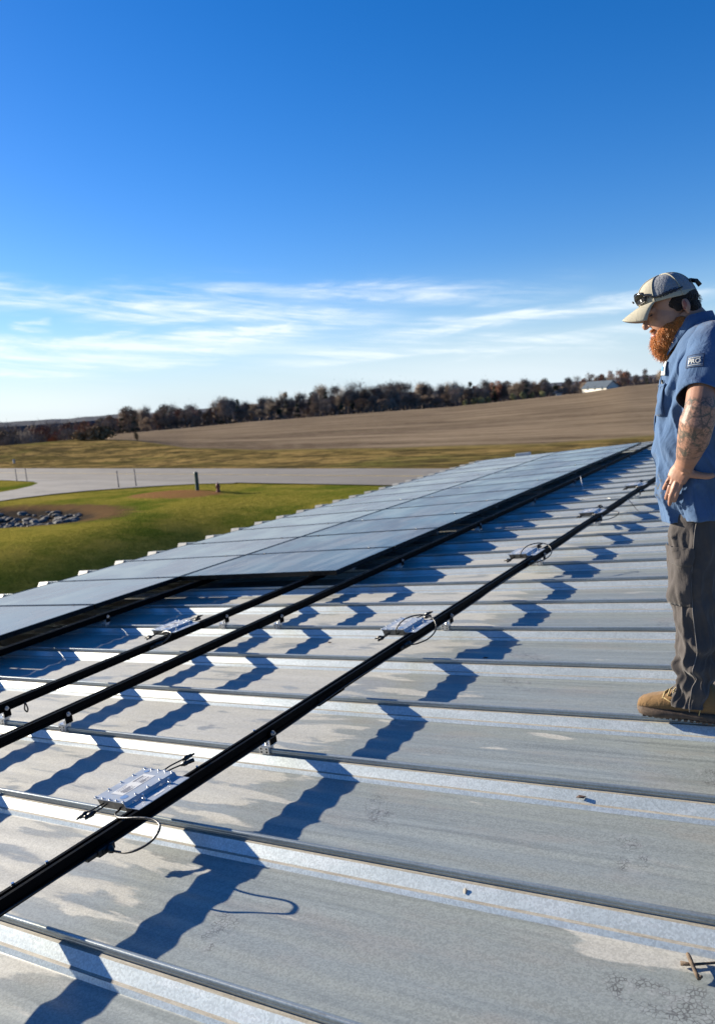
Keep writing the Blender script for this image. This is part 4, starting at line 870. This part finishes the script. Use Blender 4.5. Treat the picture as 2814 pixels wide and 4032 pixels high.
bd.tube([w2l((-.50,3.07,6.29)),w2l((-.51,3.22,6.27)),w2l((-.50,3.37,6.29))],[.055,.09,.055],16); bd.tube([w2l((-.53,3.22,6.25)),w2l((-.545,3.22,6.0)),w2l((-.55,3.22,5.72))],[(.10,.15),(.12,.15),(.12,.15)],20)
for s_ in(-1,1):                                  # legs inside the trousers keep the body one figure
    bd.tube([w2l((-.55,3.22+s_*.08,5.74)),w2l((-.56 if s_<0 else -.43,3.22+s_*.095,5.35)),w2l((-.572 if s_<0 else -.44,3.22+s_*.095,4.98))],[.070,.046,.036],14)
def arm(sg):
    Y=lambda v: 3.22+sg*v*-1 if False else (3.22-v if sg<0 else 3.22+v)
    bd.tube([w2l((-.49,Y(.15),6.29)),w2l((-.495,Y(.22),6.22)),w2l((-.499,Y(.30),6.125)),w2l((-.502,Y(.340),6.068)),w2l((-.512,Y(.338),6.030)),w2l((-.530,Y(.305),5.965)),w2l((-.552,Y(.265),5.912)),w2l((-.566,Y(.232),5.882)),w2l((-.576,Y(.218),5.862))],[.054,.050,.050,.050,.056,.052,.041,(.027,.034),(.026,.034)],20)
    # palm
    bd.tube([w2l((-.568,Y(.230),5.880)),w2l((-.580,Y(.208),5.856)),w2l((-.594,Y(.200),5.835)),w2l((-.604,Y(.200),5.815))],[(.020,.032),(.017,.036),(.015,.040),(.012,.038)],16,up=(-.3,-1 if sg<0 else 1,.1))
    # fingers: index nearest the thumb, the rest wrap round the belly
    FG=[[(-.583,.202,5.822),(-.590,.206,5.795),(-.602,.208,5.765),(-.611,.200,5.738)],
        [(-.598,.203,5.818),(-.610,.207,5.785),(-.622,.204,5.755),(-.629,.190,5.724)],
        [(-.612,.198,5.820),(-.625,.196,5.790),(-.636,.186,5.762),(-.645,.168,5.742)],
        [(-.622,.188,5.832),(-.636,.180,5.808),(-.648,.166,5.788),(-.656,.150,5.775)]]
    for i,g_ in enumerate(FG):
        r0=(.0092,.0096,.0090,.0078)[i]; bd.tube(spl([w2l((a,Y(b_),c)) for a,b_,c in g_],4),[r0*v for v in (1.1,1.02,1.,1.,1.06,1.,.96,.95,1.0,.93,.88,.84,.66)],10)
        e=g_[-1]; bd.ell(w2l((e[0],Y(e[1]),e[2])),(r0*.66,)*3,seg=10)
    TH=[(-.575,.212,5.852),(-.550,.208,5.838),(-.522,.206,5.832),(-.497,.204,5.829),(-.477,.200,5.833)]
    bd.tube(spl([w2l((a,Y(b_),c)) for a,b_,c in TH],3),[.020,.0185,.017,.0155,.0145,.0135,.0128,.0125,.0125,.0118,.0110,.010,.0075],12)
arm(-1); arm(1)
body=bd.build('body',M_skin,per); md=body.modifiers.new('remesh','REMESH'); md.mode='VOXEL'; md.voxel_size=.0030; md.use_smooth_shade=True; md=body.modifiers.new('smooth','SMOOTH'); md.factor=.5; md.iterations=4
mb=MB(); mb.tube([w2l((-.6265+.0105*math.cos(a),3.0235-.0*a+.0105*math.sin(a)*.8,5.806+.006*math.sin(a))) for a in np.linspace(0,6.283,17)],.0016,6,caps=False); mb.build('ring',simple('dark_ring',(.02,.02,.022),.3,.5),per)
mb=MB()
for s_ in(-1,1): hell(mb,.006,s_*.0775,.006,.007,.0035,.014,12); hell(mb,.012,s_*.0765,-.006,.005,.003,.007,10)
mb.build('ear_hollow_shade',simple('ear_shade',(.22,.07,.05),.6),per)  # dark reddish ellipsoids painted in for the shade inside the ears
# eyes, lips
mb=MB()
for s_ in(-1,1): hell(mb,.123,s_*.031,.017,.010,.013,.004,12)
mb.build('eye',M_eye,per)
mb=MB(); mb.tube([hp(.132,.022,-.058),hp(.142,.012,-.054),hp(.146,0,-.053),hp(.142,-.012,-.054),hp(.132,-.022,-.058)],[.003,.0052,.006,.0052,.003],8); mb.tube([hp(.130,.020,-.064),hp(.140,.010,-.064),hp(.143,0,-.064),hp(.140,-.010,-.064),hp(.130,-.020,-.064)],[.003,.006,.007,.006,.003],8); mb.build('lips',M_lip,per)
# beard: solid under-form plus curly strands
bm_=MB(); BE=[(.118,0,-.100,.040,.042,.045),(.132,0,-.122,.030,.034,.036),(.085,0,-.085,.050,.056,.040),(.140,0,-.100,.026,.036,.046)]
for s_ in(-1,1): BE+= [(.075,s_*.050,-.058,.036,.014,.030),(.040,s_*.060,-.048,.024,.010,.024),(.100,s_*.036,-.070,.036,.022,.034),(.136,s_*.014,-.036,.012,.016,.007)]
for e in BE: hell(bm_,*e,18)
be=bm_.build('beard',M_beardb,per); md=be.modifiers.new('remesh','REMESH'); md.mode='VOXEL'; md.voxel_size=.004; md.use_smooth_shade=True
def strand_mat(name,c0,c1):
    m,t,b=newmat(name); o=objco(t); n=t.noise(o,120,3,.6); t.put(b.inputs['Base Color'],t.mix(t.ss(n,.3,.7),c0,c1)); b.inputs['Roughness'].default_value=.42; return m
rg=random.Random(11); sv_=[];sf_=[]
def strand(p,d,L,w_,curl):
    side=d.orthogonal().normalized(); up=d.cross(side); k=len(sv_); n_=6; ph=rg.uniform(0,6.28)
    for i in range(n_+1):
        u=i/n_; c=p+d*L*u+(side*math.cos(ph+u*9)+up*math.sin(ph+u*9))*curl*u; ww=w_*(1-.6*u); q=(side*math.cos(ph)+up*math.sin(ph))*ww
        sv_.append(tuple(c+q)); sv_.append(tuple(c-q))
    for i in range(n_): a=k+2*i; sf_.append((a,a+1,a+3,a+2))
wts=[e[3]*e[4]+e[4]*e[5] for e in BE]
for _ in range(4600):
    e=rg.choices(BE,wts)[0]
    v=Vector((rg.gauss(0,1),rg.gauss(0,1),rg.gauss(0,1))).normalized(); p=hp(e[0]+v.x*e[3],e[1]+v.y*e[4],e[2]+v.z*e[5]); nd=(HF*v.x+HL*v.y+HU*v.z)
    d=(nd*.55+HU*-.75+HF*.12+Vector((rg.gauss(0,.3),rg.gauss(0,.3),rg.gauss(0,.3)))).normalized(); sm_=e[5]<.01
    strand(p,d,rg.uniform(.006,.017)*(.5 if sm_ else 1),.00055,rg.uniform(.001,.0035))
mesh_obj('beard_curls',sv_,sf_,strand_mat('ginger_strands',(.36,.11,.02),(.68,.30,.085)),be,smooth=True)
# hair under the cap
mb=MB(); hell(mb,.024,0,.030,.074,.0755,.048,26); hell(mb,-.010,0,-.010,.036,.060,.040,20)
for s_ in(-1,1): hell(mb,.030,s_*.066,.012,.016,.008,.022,12)
ha=mb.build('hair',M_hair,per)
sv_=[];sf_=[]
for _ in range(500):
    v=Vector((-abs(rg.gauss(0,1)),rg.gauss(0,1),rg.gauss(0,.8)-.3)).normalized(); p=hp(.022+v.x*.070,v.y*.072,.018+v.z*.045); d=(HF*-.35+HU*-.9+(HF*v.x+HL*v.y)*.4+Vector((rg.gauss(0,.2),rg.gauss(0,.2),0))).normalized(); strand(p,d,rg.uniform(.006,.014),.0007,.0012)
mesh_obj('hair_strands',sv_,sf_,strand_mat('hair_strands',(.012,.008,.006),(.035,.022,.015)),ha,smooth=True)
# eyebrows
sv_=[];sf_=[]
for _ in range(160):
    s_=rg.choice((-1,1)); a=rg.uniform(0,1); strand(hp(.143-.014*a,s_*(.012+.036*a),.037+.002*math.sin(a*3)+rg.uniform(-.003,.003)),(HL*s_+HF*.3+HU*rg.uniform(-.3,.3)).normalized(),.009,.0006,.0005)
mesh_obj('eyebrow',sv_,sf_,strand_mat('brow_strands',(.10,.04,.02),(.2,.09,.04)),per)
# --- cap
cap=bpy.data.objects.new('cap',None)
def capP(a,e):      # a azimuth about head (0 front), e elevation 0 rim..1 crown
    el=e*math.pi/2; r=math.cos(el)**.80; h=math.sin(el)
    rf_=.103 if math.cos(a)>0 else .094
    return hp(.045+rf_*math.cos(a)*r+.004,.0835*math.sin(a)*r,.043+(1-e)*(.020*(1+math.cos(a))/2-.012*(1-math.cos(a))/2)+.100*h**.95)
V=[];F=[];mi=[];na_,ne=64,20
for j in range(ne+1):
    for i in range(na_): V.append(capP(2*math.pi*i/na_,j/ne*.985))
for j in range(ne):
    for i in range(na_):
        F.append((j*na_+i,j*na_+(i+1)%na_,(j+1)*na_+(i+1)%na_,(j+1)*na_+i)); a=2*math.pi*(i+.5)/na_; mi.append(0 if (a<1.10 or a>2*math.pi-1.10 or (j<2 and a<3.0) ) else 1)
F.append(tuple(range(ne*na_,(ne+1)*na_))); mi.append(0)
cp=mesh_obj('cap',V,F,[M_cap,M_mesh],per,smooth=True,mi=mi); md=cp.modifiers.new('solid','SOLIDIFY'); md.thickness=.003
mb=MB()
for a in (1.10,-1.10,2.1,-2.1,math.pi,0.):
    mb.tube([capP(a,e)*1.0+ (capP(a,e)-hp(.04,0,.03)).normalized()*.0015 for e in np.linspace(0,.97,14)],.0022,6)
mb.build('panel_seam',M_cap,cp); mb=MB(); mb.ell(hp(.045,0,.1435),(.007,.007,.004)); mb.build('top_button',M_cap,cp)
V=[];F=[]; nb,nw=18,12       # brim
for j in range(nw+1):
    v=j/nw; 
    for i in range(nb+1):
        a=-1.12+2.24*i/nb; base=(.045+.103*math.cos(a)+.002,.0835*math.sin(a),.043+.020*(1+math.cos(a))/2)
        ext=.075*math.cos(a*.72)**1.0; f=base[0]+ext*v; l=base[1]*(1+.02*v); drop=-.014*v**1.2-.032*v**1.6*abs(l/.075)**1.5-.006*v*v
        V.append(hp(f,l,base[2]+drop))
for j in range(nw):
    for i in range(nb): a=j*(nb+1)+i; F.append((a,a+1,a+nb+2,a+nb+1))
br=mesh_obj('brim',V,F,M_cap,cp,smooth=True); md=br.modifiers.new('solid','SOLIDIFY'); md.thickness=.0035; md.offset=0
mb=MB()
for q in (.25,.4,.55,.7,.85,.96):
    j=int(q*nw); mb.tube([Vector(V[j*(nb+1)+i])+HU*.0022 for i in range(nb+1)],.0006,4)
mb.build('stitching',simple('cap_thread',(.30,.28,.22),.8),br)
mb=MB(); mb.tube([capP(math.pi+a,.30)+HF*-.003 for a in(-.30,-.15,0,.15,.30)],[(.009,.002)]*5,8); mb.tube([capP(math.pi+.1,.32)+HF*-.004,capP(math.pi+.05,.25)+HF*-.018+HU*.0,capP(math.pi,.12)+HF*-.020],[(.008,.002)]*3,8); mb.build('strap',M_blackp,cp)
p=capP(1.62,.12); q_=capP(1.72,.12); TM=frame(p+HL*.002,(HL+HU*.12).normalized(),(-(HF)+HU*.0))
text('cap_lettering','MIBCO',.020,TM,M_navy,cp,bold=.0005)
mb=MB()
for k in range(9): a=.10+k*.10; mb.tube([capP(a,.14)+HF*.0012+HL*.001,capP(a+.02,.20+.015*(k%3))+HF*.0012+HL*.001],.0016,5)
mb.build('front_embroidery',M_navy,cp)
# --- sunglasses pushed up on the cap
sg=tag(empty('sunglasses',HO),'dark wraparound sunglasses perched on the front of the grey cap','sunglasses')
def hq(f,l,u): return hp(f,l,u)+PO-HO
for s_ in(-1,1):
    V=[];F=[]
    for j in range(7):
        for i in range(9):
            a=.12+.74*i/8; z=-.5+j/6; k=math.sqrt(max(0,1-(2*(i/8-.5))**2*.55)); p=capP(s_*a,.06)-HO+PO; 
            V.append(p+HF*(.009-.005*abs(z))+HU*(.020+z*.042*k)+HL*s_*.004)
    for j in range(6):
        for i in range(8): a=j*9+i; F.append((a,a+1,a+10,a+9))
    o=mesh_obj('lens',V,F,M_lens,sg,smooth=True); md=o.modifiers.new('solid','SOLIDIFY'); md.thickness=.002
    mb=MB(); mb.tube([V[j*9] for j in range(7)],.0018,6); mb.tube([V[i] for i in range(9)],.0018,6); mb.tube([V[54+i] for i in range(9)],.0018,6); mb.build('rim',M_blackp,o)
    mb=MB(); A=V[3*9+8]; pts=[A,A+HL*s_*.004-HF*.012]+[capP(s_*a,e)-HO+PO+HL*s_*.005 for a,e in((1.15,.10),(1.5,.115),(1.9,.14),(2.2,.17))]; mb.tube(spl(pts,5),[(.0042,.002)]*26 if False else .0032,8); mb.build('temple',M_blackp,sg)
mb=MB(); mb.tube([capP(-.13,.06)-HO+PO+HF*.016+HU*.016,capP(0,.06)-HO+PO+HF*.017+HU*.020,capP(.13,.06)-HO+PO+HF*.016+HU*.016],.003,8); mb.build('bridge',M_blackp,sg)
